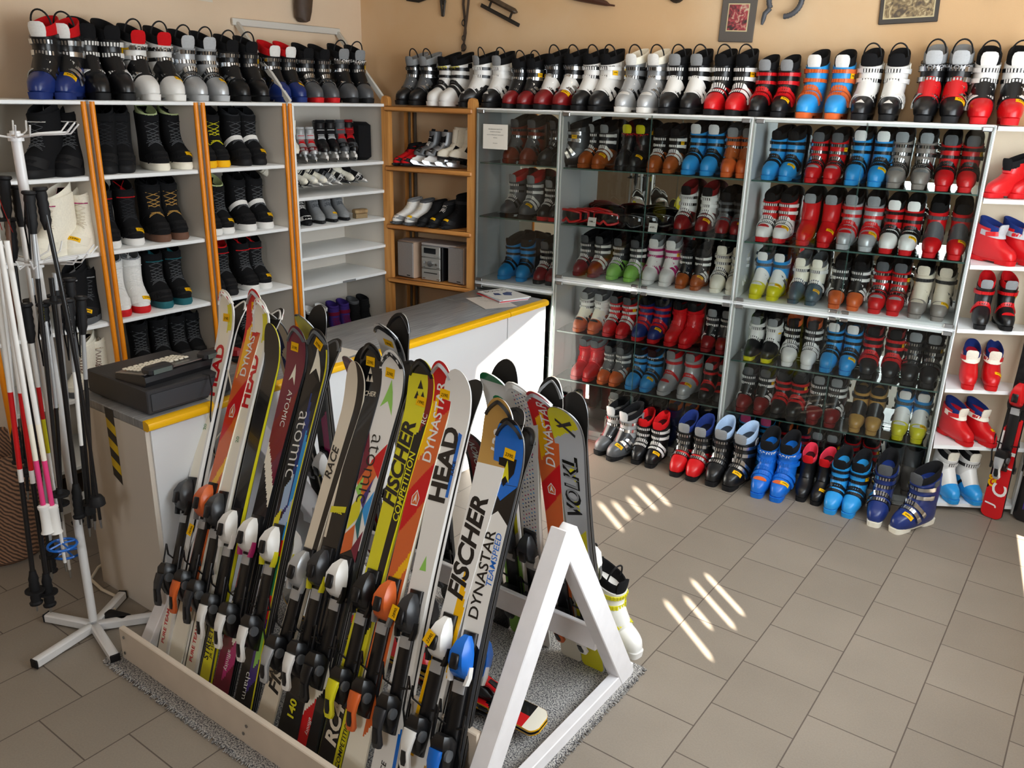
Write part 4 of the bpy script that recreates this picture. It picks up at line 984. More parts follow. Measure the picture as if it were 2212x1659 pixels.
    add(-1.487, -1.663, 1.208, .056, 'white ski with big black letters and blue bar', 'dark partner ski with curved mark behind the blue-barred one', base='w', bands=[(.0, .03, -1, -.4, .03, 'b'), (.0, .12, .72, 1, .06, 'b')], texts=[('HEAD', .775, -.08, .072, 'k', 1, .04, .05, .43), ('RACE', .77, .62, .014, 'k', 1, .01, .1, .05), ('iRACE', .07, 0, .02, 'k', 1, .01, .2, .09)],
        polys=[('b', [(.70, .6), (.70, .85), (.85, .78), (.855, .5)]), ('n', [(.525, -.3), (.525, .36), (.56, .1)])], bind=('K', 'k', 'K'), tags=[(.425, -.35, '2890,', 80)], edge='w')
    add(-1.382, -1.47, 1.161, .056, 'white and yellow ski with 130 at its tip', 'dark partner ski behind the white and yellow one', base='w', bands=[(.84, 1, -1, 1, 0, 'T'), (.45, .62, .2, 1, -.12, 'Y'), (.15, .4, -1, -.3, 0, 'Y'), (0, .15, -1, -.5, .02, 'Y'), (.0, .1, .6, 1, .05, 'T')], texts=[('FISCHER', .64, -.1, .066, 'k', 1, .035, .25, .46), ('130', .9, .1, .04, 'w', 1, .03, .2, .1), ('XTR', .08, 0, .04, 'k', 1, .03, .25, .11)], tip='k', bind=('w', 'k', 'w'), tags=[(.425, -.2, '2390,', 70)], edge='w')
    add(-1.262, -1.412, 1.115, .054, 'black and white ski with blue shield tip', 'dark partner ski behind the blue-tipped one', base='k', bands=[(.84, .985, -1, 1, 0, 'b')], texts=[('DYNASTAR', .62, -.15, .038, 'k', 1, .012, .08, .31), ('TEAMSPEED', .66, .42, .022, 'b', 1, .005, .2, .2)],
        polys=[('b', [(.84, -.98), (.84, .98), (.80, .0)]), ('w', [(.45, -.95), (.45, .95), (.745, .95), (.775, 0), (.745, -.95)]), ('k', [(.45, -.97), (.45, .97), (.475, 0)]), ('d', [(.905, -.6), (.905, .6), (.87, .55), (.835, 0), (.87, -.55)]), ('y', [(.845, -.32), (.862, 0), (.845, .32), (.9, .0)])], tip='k', bind=('b', 'w', 'b'), tags=[(.915, .1, '2390,', -10)])
def rankB():
    G = 'skis leaning in the back of the rack'
    S = lambda x, tx, z, y0=2.40: ((x, y0, .004), (tx, y0-.18/.8*z, z))
    def add(x, tx, tz, w, l1, l2, **kw):
        a, b = S(x, tx, tz); ski_pair(a, b, w, l1, l2, group=G, **kw)
    add(-2.181, -2.054, 1.321, .056, 'white ski with black rounded tip and sticker, in the rack\'s back row', 'dark partner ski behind the black-tipped white one', base='w', bands=[(.6, 1, .55, 1, 0, 'k'), (0, .5, -1, 1, 0, 'k')], tip='k', bind=('w', 'k', 'w'), tags=[(.93, .0, '1990,', -4)])
    add(-2.455, -2.267, 1.146, .054, 'red and black ski lettered GS in the rack\'s back row', 'orange-tipped partner of the red and black ski', base='R', bands=[(.6, 1, -.2, .3, .1, 'k'), (.86, 1, .3, 1, 0, 'o'), (.7, .8, -1, 0, .05, 'w'), (.3, .5, -1, 1, .05, 'k')], texts=[('GS', .8, 0, .05, 'w', 1, .03, .2, .14), ('PRO', .66, .1, .045, 'k', 1, .03, .1, .14)], bind=('w', 'k', 'w'))
    add(-2.70, -2.495, 1.276, .052, 'yellow-tipped black ski in the rack\'s back row', 'riveted-tip partner of the yellow-tipped ski', base='k', bands=[(.9, 1, -1, 1, .02, 'y'), (.6, .85, -1, 0, .05, 'e'), (.4, .6, 0, 1, .05, 'm')], texts=[('SLX', .8, 0, .04, 'w', 1, .02, .2, .12)], bind=('w', 'y', 'k'))
    add(-2.75, -2.704, 1.256, .052, 'white ski with navy scroll print in the rack\'s back row', None, base='a', bands=[(.5, .62, -1, 1, .05, 'B'), (.68, .8, -.6, .6, -.05, 'B'), (.85, .93, -1, .2, .05, 'B')], bind=('G', 'k', 'G'))
    add(-2.016, -1.871, 1.2, .052, 'plain black ski with orange side in the rack\'s back row', None, base='k', bands=[(.4, .75, -1, -.5, 0, 'o'), (.75, .95, .3, 1, 0, 'n')], bind=('K', 'k', 'K'))
    add(-1.641, -1.586, 1.235, .056, 'white ski with green letters', 'dark partner ski with curved mark behind the green-lettered one', base='w', bands=[(.965, 1, -1, 1, .0, 'N'), (.0, .4, -1, 1, 0, 'n'), (.4, .5, -1, 1, .06, 'y')], texts=[('HEAD', .84, .1, .055, 'N', 1, .03, .05, .3), ('SUPERSHAPE', .82, -.65, .014, 'k', 1, .01, .2, .16)], bind=('K', 'k', 'K'), edge='w', rr=dict(polys=[('w', [(.9, -.5), (.93, 0), (.9, .5), (.945, .3), (.955, 0), (.945, -.3)])]))
    add(-1.743, -1.727, .975, .05, 'black ski with red lettered panel', None, base='k', bands=[(.7, .98, -.7, .7, .0, 'R')], texts=[('SALOMON', .85, .0, .03, 'w', 1, .01, .25, .18)], bind=('K', 'w', 'K'))
    add(-1.549, -1.483, 1.223, .056, 'white ski with coloured dots', None, base='w', bands=[(.0, .3, -1, 1, 0, 'w')], dots=(.03, .97, 'lkmBu'), texts=[('cut', .78, .3, .03, 'm', -1, 0, 0, .09)], tip='w', bind=('K', 'w', 'K'), edge='w')
    add(-1.397, -1.408, 1.21, .05, 'orange ski in the rack\'s back row, silver tip', 'white ring-tipped partner behind the back-row orange ski', fr={}, **DYNA)
    add(-1.295, -1.323, 1.174, .057, 'yellow and silver ski with black outlined letters', 'black partner ski behind the yellow and silver one', base='y', bands=[(.55, .9, -1, 1, .03, 's'), (.0, 1, .8, 1, 0, 's')], texts=[('VOLKL', .72, -.05, .062, 'k', 1, .03, .1, .4), ('VOLKL', .722, -.05, .048, 'g', 1, .004, .1, .38)],
        polys=[('y', [(.66, -.2), (.69, .35), (.64, .4)]), ('y', [(.76, -.4), (.8, .2), (.74, .3)]), ('K', [(.92, -.6), (.95, .5), (.935, .5), (.915, -.4)]), ('K', [(.95, -.5), (.9, .55), (.89, .5), (.94, -.55)])], bind=('w', 'G', 'w'), edge='s')
rankF(); rankB()
# ------------------------------------------------------------------ the rack itself and its rug
t = thing('ski_rack', 'white painted wooden A-frame ski rack', 'rack', T(-1.95, 1.9, 0)); ox, oy = -1.95, 1.9
def beam(a, c, w, d, up=(1, 0, 0)):
    a, c = Vector(a)-Vector((ox, oy, 0)), Vector(c)-Vector((ox, oy, 0)); e = (c-a).normalized(); u = Vector(up); u = (u-e*u.dot(e)).normalized()
    b = MB(); b.box((0, 0, 0), (w, d, (c-a).length), 0, frame((a+c)/2, u, e.cross(u), e), .003); return b
for x in (-1.19, -2.72):
    f0 = 1.45 if x > -2 else 1.42
    beam((x, f0, .0), (x, 1.955, .83), .06, .085).build('leg', PAINT, t); beam((x, 2.43, .0), (x, 1.945, .82), .055, .085).build('leg', PAINT, t)
    beam((x+.005, 1.36, .03), (x+.005, 2.46, .03), .04, .055).build('foot_rail', PAINT, t)
beam((-2.76, 1.345, .075), (-1.17, 1.345, .075), .135, .022, (0, 0, 1)).build('front_board', PAINTD, t)
beam((-2.76, 2.245, .262), (-1.21, 2.245, .262), .09, .022, (0, 0, 1)).build('back_board', PAINT, t)
beam((-1.50, 1.585, .22), (-1.222, 1.585, .22), .17, .025, (0, 0, 1)).build('corner_block', PAINTD, t)
b = MB()
for x, z in ((-2.73, .11), (-2.735, .04), (-2.0, .09), (-2.02, .05), (-1.36, .27), (-1.37, .18)): b.disc((x-ox, (1.332 if x < -1.5 else 1.571)-oy, z), (0, -1, 0), .006, .0015, 10)
b.build('screw_heads', STEEL, t)
def carpet():
    m, nt, b = nodes('speckled_carpet'); L = nt.links.new
    g = nt.nodes.new('ShaderNodeNewGeometry'); n = nt.nodes.new('ShaderNodeTexNoise'); n.inputs['Scale'].default_value = 190; n.inputs['Detail'].default_value = 2; L(g.outputs['Position'], n.inputs['Vector'])
    cr = nt.nodes.new('ShaderNodeMapRange'); cr.inputs['From Min'].default_value = .38; cr.inputs['From Max'].default_value = .6; L(n.outputs['Fac'], cr.inputs['Value'])
    mx = nt.nodes.new('ShaderNodeMix'); mx.data_type = 'RGBA'; mx.inputs['A'].default_value = (*hexc('4b4b50'), 1); mx.inputs['B'].default_value = (*hexc('bcb8b2'), 1)
    L(cr.outputs[0], mx.inputs['Factor']); L(mx.outputs['Result'], b.inputs['Base Color']); b.inputs['Roughness'].default_value = 1
    bp = nt.nodes.new('ShaderNodeBump'); bp.inputs['Strength'].default_value = .9; bp.inputs['Distance'].default_value = .006; L(n.outputs['Fac'], bp.inputs['Height']); L(bp.outputs[0], b.inputs['Normal'])
    return m
CARP = carpet(); x0, x1, ya, yb = -2.80, -1.145, 1.285, 2.52
t = thing('carpet_piece', 'speckled grey carpet offcut under the ski rack', 'carpet', T((x0+x1)/2, (ya+yb)/2, 0))
b = MB(); b.box((0, 0, .005), (x1-x0, yb-ya, .01), 0, None, .004); b.build('pile', CARP, t)
b = MB(); rr = random.Random(5); hx, hy = (x1-x0)/2, (yb-ya)/2
for i in range(1500):
    s = rr.choice((0, 0, 1, 1, 2)); 
    if s == 0: p = (rr.uniform(-hx, hx), -hy); d = (rr.uniform(-.4, .4), -1)
    elif s == 1: p = (hx, rr.uniform(-hy, hy)); d = (1, rr.uniform(-.4, .4))
    else: p = (-hx, rr.uniform(-hy, hy)); d = (-1, rr.uniform(-.4, .4))
    l = rr.uniform(.006, .016); z = rr.uniform(.003, .011)
    b.tube([(p[0]-d[0]*.004, p[1]-d[1]*.004, z), (p[0]+d[0]*l, p[1]+d[1]*l, max(.0015, z-.004))], .0016, 4)
b.build('fringe', CARP, t)
# ------------------------------------------------------------------ pole stand and poles
SX, SY = -3.016, 1.363
t = thing('pole_stand', 'white metal pole stand with five-armed foot and wire hooks', 'stand', T(SX, SY, 0))
WM = mat('white_enamel', 'dcdcdc', .35, noise=.04, nscale=8)
b = MB(); b.tube([(0, 0, .05), (0, 0, 1.93)], .016, 14); b.build('post', WM, t)
for i, q in enumerate((-158, -78, -13, 54, 122)):
    b = MB(); L = .215 if i in (0, 3, 4) else .255; b.box((L/2+.01, 0, .022), (L, .034, .034), 0, Rz(q), .004); f = b.build('foot_arm', WM, t)
    b = MB(); b.box((L+.012, 0, .022), (.008, .037, .037), 0, Rz(q), .004); b.build('end_cap', Rb('k'), f)
for z, n in ((1.49, 6), (1.91, 5)):
    b = MB(); b.disc((0, 0, z-.012), (0, 0, 1), .024, .024, 14); b.build('hook_collar', WM, t)
    for i in range(n):
        q = R(-150+i*56+z*40); L = .17
        b = MB(); d = Vector((math.cos(q), math.sin(q), 0)); s = Vector((-d.y, d.x, 0))
        for sg in (-1, 1): b.tube([d*.02+s*.004*sg+Vector((0, 0, z)), d*(L*.5)+s*.02*sg+Vector((0, 0, z+.01)), d*L+s*.02*sg+Vector((0, 0, z+.014)), d*(L+.03)+s*.02*sg+Vector((0, 0, z+.045))], .0028, 6)
        b.build('wire_hook', WM, t)
PDESC = dict(a='white pole with red lettered section and black lower shaft', b='white and pink child pole with doodle print', c='black pole with yellow letters and ribbed grip', d='black pole lettered NATIONAL TEAM with ribbed grip', e='white lettered pole with bell basket', f='silver pole with black grip and bell basket',
             g='child pole with yellow and red patches and blue ring basket', h='grey curved racing pole', i='black pole with flat basket near the counter', j='plain black pole behind the white ones', k='dark patterned pole at the outer edge', l='white pole with blue ring basket', m='silver pole hanging behind the yellow-lettered one', n='grey pole with shoe-shaped basket', o='black pole nearest the counter end', p='plain white pole at the outer edge')
def pole(top, bot, sty, label, group):
    a, c = Vector(top), Vector(bot); d = c-a; L = d.length; ez = d.normalized(); ex = Vector((0, -1, 0)).cross(ez).normalized(); ey = ez.cross(ex)
    t = thing('ski_pole', label, 'pole', frame(a, ex, ey, ez), group)
    up = sty in 'cdefghjklo'                     # grip at the top
    seg = dict(a=[(0, .33, 'w'), (.33, .56, 'r'), (.56, .6, 'w'), (.6, 1, 'k')], b=[(0, .6, 'w'), (.6, .73, 'a'), (.73, .93, 'i')], c=[(0, .25, 's'), (.25, 1, 'k')], d=[(0, 1, 'k')], e=[(0, .3, 's'), (.3, .62, 'w'), (.62, 1, 'k')], f=[(0, .35, 's'), (.35, 1, 'k')], g=[(0, .3, 'w'), (.3, .42, 'r'), (.42, .55, 'y'), (.55, 1, 'w')],
               h=[(0, .45, 's'), (.45, 1, 'k')], i=[(0, 1, 'k')], j=[(0, 1, 'k')], k=[(0, .5, 'f'), (.5, 1, 'k')], l=[(0, 1, 'w')], m=[(0, .6, 's'), (.6, 1, 'a')], n=[(0, 1, 's')], o=[(0, .4, 'G'), (.4, 1, 'k')], p=[(0, 1, 'w')])[sty]
    bend = .035 if sty in 'hd' else 0.
    X = lambda f: Vector((bend*math.sin(PI*f)*.9-(0.), 0, f*L))
    r0 = .0085
    for f0, f1, c_ in seg:
        b = MB(); n = 8; pts = [X(f0+(f1-f0)*i/n) for i in range(n+1)]
        b.tube(pts, [r0-(.0025*(f0+(f1-f0)*i/n) if up else -.0005) for i in range(n+1)], 10)
        b.build('shaft', P(c_), t)
    g0, sg = (0, 1) if up else (L, -1)
    b = MB(); gs = [(0, .019), (.008, .021), (.014, .015), (.03, .0165), (.042, .0145), (.055, .0165), (.068, .0145), (.081, .0165), (.094, .0145), (.107, .016), (.125, .012), (.14, .010)]
    if sty == 'b': gs = [(-.0, .02), (.01, .016), (.04, .0145), (.09, .0145), (.1, .018), (.108, .018), (.112, .011)]
    b.loft([[X(0 if up else 1)+Vector((r*math.cos(q), r*1.15*math.sin(q), sg*s)) for q in [2*PI*j/12 for j in range(12)]] for s, r in gs]); b.build('grip', Rb('w' if sty == 'b' else 'k'), t)
    if sty not in 'b':
        zt = L if up else .02; zz = L-.075 if up else .08
        if sty == 'a': zz = L-.06
        b = MB(); br = .034
        if sty in 'gl':
            b.tube([(.05*math.cos(q), .05*math.sin(q), zz) for q in [2*PI*j/18 for j in range(18)]], .005, 6, closed=True)
            for q in (0, 1.57, 3.14, 4.71): b.tube([(0, 0, zz-.008), (.05*math.cos(q), .05*math.sin(q), zz)], .004, 6)
            b.build('basket', P('b'), t)
        elif sty in 'de':
            b.loft([[(r*math.cos(q), r*math.sin(q), zz+s) for q in [2*PI*j/14 for j in range(14)]] for s, r in ((-.028, .010), (-.024, .02), (-.008, .029), (.012, .030), (.016, .024))]); b.build('basket', Rb('k'), t)
        else:
            b.disc((0, 0, zz), (0, 0, 1), br, .006, 18); b.disc((0, 0, zz-.018), (0, 0, 1), .011, .02, 12, r2=.014); b.build('basket', Rb('k'), t)
        if up: b = MB(); b.disc((bend*0, 0, L-.012), (0, 0, 1), .0055, .05, 8, r2=.003); b.build('tip', STEEL, t)
        else: b = MB(); b.tube([(0, 0, L-.01), (0, 0, L+.03)], [.006, .003], 8); b.build('tip', STEEL, t)
    tx = dict(a=[('ALPINE PRO', .46, 'w', .2)], c=[('GABEL', .36, 'y', .16)], d=[('NATIONAL TEAM', .36, 'w', .2), ('GABEL', .55, 'y', .14)], e=[('ALPINE PRO', .42, 'k', .18)], o=[('DIABLO', .4, 's', .15)], h=[('CVJ', .45, 'y', .07)]).get(sty)
    if tx:
        b = MB()
        for s, f, c_, ml in tx:
            add_text(b, s, lambda x, y: X(f+x/L)+Vector((.0092*math.sin(y/.0088), -.0092*math.cos(y/.0088), 0)), .013, 0, .02, 0, ml)
        b.build('lettering', P(tx[0][2]), t)
    if up and sty in 'cehf':
        b = MB(); b.tube([(0, .012, .01), (.02, .02, .1), (.01, .02, .22), (-.008, .02, .12), (0, .012, .01)], .003, 5); b.build('wrist_strap', Fb('k'), t)
seen = {}
for a_, c_, s_ in POLES:
    n = seen.get(s_, 0); seen[s_] = n+1
    lb = PDESC[s_]
    if s_ in 'ab': lb += (', outer one of two', ', inner one of two')[n]
    pole(a_, c_, s_, lb, 'ski poles hanging from the white stand')
b = MB()
for k in (0, 1):
    b.loft([[Vector((-3.0+.012*k+dx, 1.235+.004*k, z)) + Vector((o, -o*.3, 0)) for dx, z in ((0, 1.89), (.018+.02*k, 1.80), (.045+.035*k, 1.70), (.07+.05*k, 1.63))] for o in (0, .022)], 0, False, closed=False)
o = b.build('hanging_ribbon', Fb('r')); tag(o, 'red ribbon hanging from the top of the pole stand', 'ribbon')
# ------------------------------------------------------------------ things on the counter
DK = mat('dark_grey_metal', '2b2b2e', .5, noise=.05, nscale=30)
t = thing('cash_box', 'dark grey cash box on the counter\'s near end', 'cash box', T(-3.075, 1.80, .887))
b = MB(); b.box((0, 0, .053), (.43, .37, .096), 0, None, .004); b.build('housing', DK, t)
b = MB(); b.box((.217, 0, .05), (.006, .34, .07), 0, None, .002); b.build('drawer_front', mat('slate_metal', '34373d', .5), t)
for x in (-.18, .18):
    for y in (-.15, .15): b = MB(); b.disc((x, y, 0), (0, 0, 1), .012, .006, 10); b.build('foot', Rb('k'), t)
t = thing('cash_register', 'slim black cash register with silver keyboard, on the cash box', 'cash register', T(-3.0, 1.82, .988) @ Rz(90) @ Rz(4))
b = MB(); pr = [(-.10, 0), (.085, 0), (.095, .02), (.09, .04), (.07, .046), (-.10, .022)]
b.loft([[(x, y, z) for y, z in [(-p[0], p[1]) for p in pr]] for x in (-.19, .19)]); b.build('body', mat('black_casing', '1d1d20', .35), t, False)
b = MB(); pr2 = [(-.1, .0232), (.082, .0475), (.082, .052), (-.1, .0275)]; b.loft([[(x, -p[0], p[1]) for p in pr2] for x in (-.185, .185)]); kb = b.build('keyboard', STEEL, t, False)
b = MB()
for i in range(10):
    for j in range(5): b.box((-.16+i*.024, .075-j*.022, .0375+.0030*j), (.018, .016, .007), 0, None, .002)
b.build('keys', P('a'), kb)
for x, w in ((-.12, .11), (.13, .1)):
    b = MB(); b.box((x, -.075, .058), (w, .06, .03), 0, None, .008); d = b.build('display_hood', mat('black_casing2', '26262a', .4), t)
    b = MB(); b.box((x, -.108, .058), (w*.75, .003, .018)); b.build('display_window', mat('lcd', '56625f', .2), d, False)
for pts, m, lb in (([(-2.86, 1.86, 1.0), (-2.845, 1.88, .99), (-2.79, 1.85, .95), (-2.79, 1.83, .84), (-2.785, 1.83, .6), (-2.79, 1.80, .42)], Rb('k'), 'black power lead dropping over the counter front'),
                   ([(-2.87, 1.95, 1.01), (-2.82, 1.95, 1.0), (-2.775, 1.93, .93), (-2.785, 1.92, .80), (-2.775, 1.80, .72), (-2.78, 1.86, .62)], Rb('c'), 'pale cable looping over the counter front')):
    b = MB(); b.tube(pts, .003, 6); tag(b.build('power_cable', m), lb, 'cable')
def sheet(name, lbl, cat, x, y, z, w, h, rot, hx, th=.0006, lines=None, grp=None):
    b = MB(); b.box((0, 0, th/2), (w, h, th)); o = b.build(name, mat('paper_'+hx, hx, .6), None, False); o.matrix_world = T(x, y, z) @ Rz(rot); tag(o, lbl, cat, grp)
    if lines:
        b = MB()
        for s, lx, ly, hh, ml in lines: add_text(b, s, lambda X, Y: (lx+X, ly+Y, th+.0003), hh, maxw=ml)
        b.build('lettering', INK, o, False)
    return o
sheet('paper_sheet', 'loose printed sheet on the counter', 'paper', -3.03, 3.98, .887, .21, .297, 62, 'cfc9c2', lines=[('CENIK SERVISU', 0, .11, .01, .12), ('brouseni  voskovani', 0, .06, .008, .16), ('sezeni vazani', 0, .04, .008, .12), ('oprava skluznice', 0, .02, .008, .14)])
for i, (hx, dz, dr) in enumerate((('c9c2c0', 0, 0), ('d4393c', .006, 3), ('b9c3cf', .012, -2), ('d9d9d6', .018, 4))):
    o = sheet('magazine', ('grey magazine at the bottom of the counter pile', 'red-edged magazine second in the counter pile', 'bluish magazine third in the counter pile', 'magazine with black masthead on top of the counter pile')[i], 'magazine', -3.06+.005*i, 4.13, .8875+dz, .21, .275, 68+dr, hx, .0055, [('BOHUS', 0, .1, .035, .19)] if i == 3 else None, 'magazines piled on the counter')
    if i == 3:
        b = MB(); b.add([(x, y, .0059) for x, y in ((-.02, -.03), (.0, .02), (.05, .04), (.07, .01), (.04, -.02), (.02, -.06))], [(0, 1, 2, 3, 4, 5)]); b.add([(x, y, .0059) for x, y in ((-.07, .0), (-.05, .05), (-.02, .03), (-.03, -.02))], [(0, 1, 2, 3)]); b.build('print', P('B'), o, False)
for i, (x, y, r) in enumerate(((-2.98, 2.55, 80), (-3.0, 2.62, 95))):
    sheet('paper_sheet', ('loose white sheet on the counter behind the red-lettered skis', 'second loose sheet on the counter behind the red-lettered skis')[i], 'paper', x, y, .887+.001*i, .21, .297, r, 'd8d2c8')
# floor bits
t = thing('power_adapter', 'black power adapter on the floor by the counter end', 'adapter', T(-3.0, 1.45, 0) @ Rz(18))
b = MB(); b.box((0, 0, .02), (.11, .05, .038), 0, None, .006); b.build('body', Rb('k'), t)
b = MB(); b.box((.0, -.0258, .015), (.045, .001, .015)); b.build('label_plate', mat('white_paper2', 'c8c8c4', .7), t, False)
b = MB(); b.tube([(.05, 0, .02), (.09, .01, .012), (.14, .05, .006), (.18, .08, .006)], .004, 6); b.build('cord', Rb('k'), t)
b = MB(); b.tube([(-3.40, 1.66, .05), (-3.41, 1.6, .03), (-3.37, 1.54, .012), (-3.26, 1.53, .009), (-3.16, 1.54, .008), (-3.1, 1.50, .008), (-3.06, 1.47, .02)], .007, 8); tag(b.build('extension_cable', Rb('c')), 'cream cable running along the foot of the counter', 'cable')
# woven basket at the far edge
m, nt, bs = nodes('woven_wicker'); L = nt.links.new; tc = nt.nodes.new('ShaderNodeTexCoord'); w_ = nt.nodes.new('ShaderNodeTexWave'); w_.wave_type = 'BANDS'; w_.bands_direction = 'DIAGONAL'; w_.inputs['Scale'].default_value = 26; w_.inputs['Distortion'].default_value = 3; L(tc.outputs['Object'], w_.inputs['Vector'])
mx = nt.nodes.new('ShaderNodeMix'); mx.data_type = 'RGBA'; mx.inputs['A'].default_value = (*hexc('3a2a22'), 1); mx.inputs['B'].default_value = (*hexc('a57a5c'), 1); L(w_.outputs['Fac'], mx.inputs['Factor']); L(mx.outputs['Result'], bs.inputs['Base Color']); bs.inputs['Roughness'].default_value = .8
b = MB(); b.loft([[(r*math.cos(q), r*math.sin(q), z) for q in [2*PI*j/24 for j in range(24)]] for z, r in ((0, .15), (.02, .17), (.3, .2), (.52, .21), (.54, .215), (.535, .195), (.3, .18), (.03, .15))]); o = b.build('wicker_basket', m); o.matrix_world = T(-3.93, 1.44, 0); tag(o, 'brown woven basket at the edge behind the poles', 'basket')
# ------------------------------------------------------------------ stereo on the pine rack
SPK = mat('speaker_cloth', '8e8885', .95, noise=.15, nscale=200, bump=.4); SIL = mat('silver_plastic', 'b2b2ad', .35, .4)
for i, u in enumerate((3.385, 2.985)):
    t = thing('loudspeaker', ('loudspeaker beside the pine rack\'s inner post', 'loudspeaker nearest the glass cabinet')[i], 'speaker', cabM(u, .12, .873, -8)); w = .15 if i == 0 else .135
    b = MB(); b.box((0, .06, .125), (w, .2, .25), 0, None, .004); b.build('cabinet_box', mat('beech_veneer', 'b79c86', .5), t)
    b = MB(); b.box((0, -.043, .125), (w-.008, .012, .24), 0, None, .005); b.build('front_cloth', SPK, t)
    b = MB(); b.box((.03, -.05, .02), (.03, .002, .005)); b.build('badge', INK, t)
t = thing('stereo_system', 'silver stacked stereo between the two speakers', 'stereo', cabM(3.19, .09, .873, -4))
for i, (z, h) in enumerate(((.04, .078), (.118, .074), (.195, .078))):
    b = MB(); b.box((0, .09, z), (.155, .2, h), 0, None, .004); u = b.build('stereo_deck', SIL, t)
    b = MB()
    if i == 2: b.box((-.005, -.012, z+.008), (.1, .004, .036), 0, None, .006); b.build('display_window', mat('lcd_dark', '101418', .15), u)
    if i == 1: b.disc((.005, -.009, z), (0, -1, 0), .02, .018, 18); b.disc((-.045, -.009, z+.004), (0, -1, 0), .009, .012, 12); b.disc((.052, -.009, z-.002), (0, -1, 0), .008, .012, 12); b.build('volume_knob', CHROME, u)
    if i == 0: b.box((0, -.0112, z+.012), (.11, .003, .005)); b.build('disc_slot', INK, u)
    b = MB()
    for k in range(4): b.disc((-.06+.012*k if k < 2 else .03+.014*k, -.0095, z-.026), (0, -1, 0), .004, .004, 8)
    b.build('buttons', CHROME, u)
b = MB(); b.box((.088, .09, .12), (.02, .19, .23), 0, None, .003); b.build('side_cover', P('k'), t)
for i in range(3):
    o = sheet('magazine', ('magazine lying on the stereo', 'newspaper on the stereo pile', 'thin magazine atop the stereo pile')[i], 'magazine', 0, 0, 0, .27, .17, 0, ('8f8b90', 'c7bfb6', 'a9a09c')[i], .006, None, 'magazines on the stereo'); o.matrix_world = cabM(3.13, .17, 1.1085+.0065*i, -5+3*i)
sheet('paper_sheet', 'paper on the inner loudspeaker', 'paper', 0, 0, 0, .15, .12, 0, 'b9aeaa').matrix_world = cabM(3.385, .15, 1.1245, 6)
t = thing('helmet', 'dark round helmet on the pine rack\'s bottom shelf', 'helmet', cabM(3.03, .14, .505)); b = MB(); b.loft([[(r*.1*math.cos(q), r*.12*math.sin(q), z) for q in [2*PI*j/20 for j in range(20)]] for z, r in ((0, .8), (.04, .98), (.09, .95), (.13, .75), (.155, .45), (.165, .1))]); b.build('shell', P('k'), t)
b = MB(); b.tube([(-.09, .0, .01), (-.06, -.05, -.0), (0, -.07, .004), (.06, -.05, .0), (.09, 0, .01)], .004, 6); b.build('chin_strap', Fb('k'), t)
for i, (x, y) in enumerate(((3.455, .34-.04), (3.44, .31-.04), (3.47, .29-.04))):
    b = MB(); p = cabM(x, y, .0); a_ = p.translation; b.tube([a_+Vector((0, 0, .01)), a_+Vector((.004, .006, 1.0)), a_+Vector((0, .01, 1.96))], .009, 8); tag(b.build('bamboo_pole', mat('old_bamboo', '4a3a2a', .6, noise=.3, nscale=30)), ('old dark bamboo pole behind the pine rack, nearest the wall', 'old dark bamboo pole in the middle behind the pine rack', 'old dark bamboo pole beside the pine rack\'s inner post')[i], 'pole', 'bamboo poles behind the pine rack')
# shoes on pine rack, skates and shoes on the fourth bay
def shoe(kind, M, cols, label, group, cat=None, side=1, opts='', sc=1.):
    nm = dict(nordic='cross_country_boot', hike='hiking_boot', skate='hockey_skate', figure='figure_skate', board='snowboard_boot')[kind]
    place_boot(nm, kind, side, M @ Sc(sc), cols, opts, label, cat or ('skate' if kind in ('skate', 'figure') else 'boot'), group)
G1 = 'shoes and skates on the pine rack'
for i, (u, kind, cols, lb, yw, pt) in enumerate(((3.40, 'nordic', 'rkkkskkk', 'red and black cross-country boot, outer of two', -28, 0), (3.335, 'nordic', 'rkkkskkk', 'red and black cross-country boot, inner of two', -30, 0), (3.255, 'skate', 'GkwkswGw', 'grey hockey skate with white tongue, first of two', -38, -14), (3.165, 'skate', 'gkwkskGw', 'grey hockey skate with white lining, leaning on the other', -38, -16),
        (3.075, 'figure', 'aaaasakk', 'white figure skate, inner of two', -42, -16), (2.985, 'figure', 'aaaasakk', 'white figure skate beside the post', -42, -16))):
    shoe(kind, cabM(u, .15, 1.622, yw) @ Rx(pt*.6), cols, lb+' on the pine rack', G1, sc=.82)
for i, (u, cols, lb, kind) in enumerate(((3.40, 'wggwsawG', 'white and grey cross-country boot, outer one', 'nordic'), (3.30, 'wgGwsawG', 'white and grey cross-country boot with brown lining', 'nordic'), (3.20, 'kkkkskkk', 'black cross-country boot, middle of the row', 'nordic'), (3.115, 'kkKkswkk', 'black cross-country boot with white streaks', 'nordic'), (3.015, 'kkkkskKk', 'tall black soft boot', 'hike'))):
    shoe(kind, cabM(u, .14, 1.24, -20), cols, lb+' on the pine rack', G1, opts='t' if i in (1, 3, 4) else '', sc=.94)
G2 = 'skates in the fourth bay'
def leftM(y, z, yaw, dx=.18): return T(XL-dx, y, z) @ Rz(90+yaw)
for i, (y, kind, cols, lb) in enumerate(((3.42, 'figure', 'aaaasakk', 'pale figure skate at the bay\'s edge'), (3.51, 'figure', 'aacasakk', 'pale figure skate beside the silver skates'), (3.59, 'skate', 'sRkssrRs', 'small silver and red skate, first'), (3.665, 'skate', 'sRkssrRs', 'small silver and red skate, second'), (3.75, 'skate', 'kkkksskw', 'black hockey skate with lettered tongue, first'), (3.835, 'skate', 'kkkksskw', 'black hockey skate with lettered tongue, second'), (3.92, 'skate', 'GkkGsrrw', 'grey and red hockey skate'), (3.995, 'skate', 'kGkRsrgw', 'black hockey skate with red curve'))):
    shoe(kind, leftM(y, 1.652, -24), cols, lb+' on the upper skate shelf', G2, sc=.86 if i not in (2, 3) else .72)
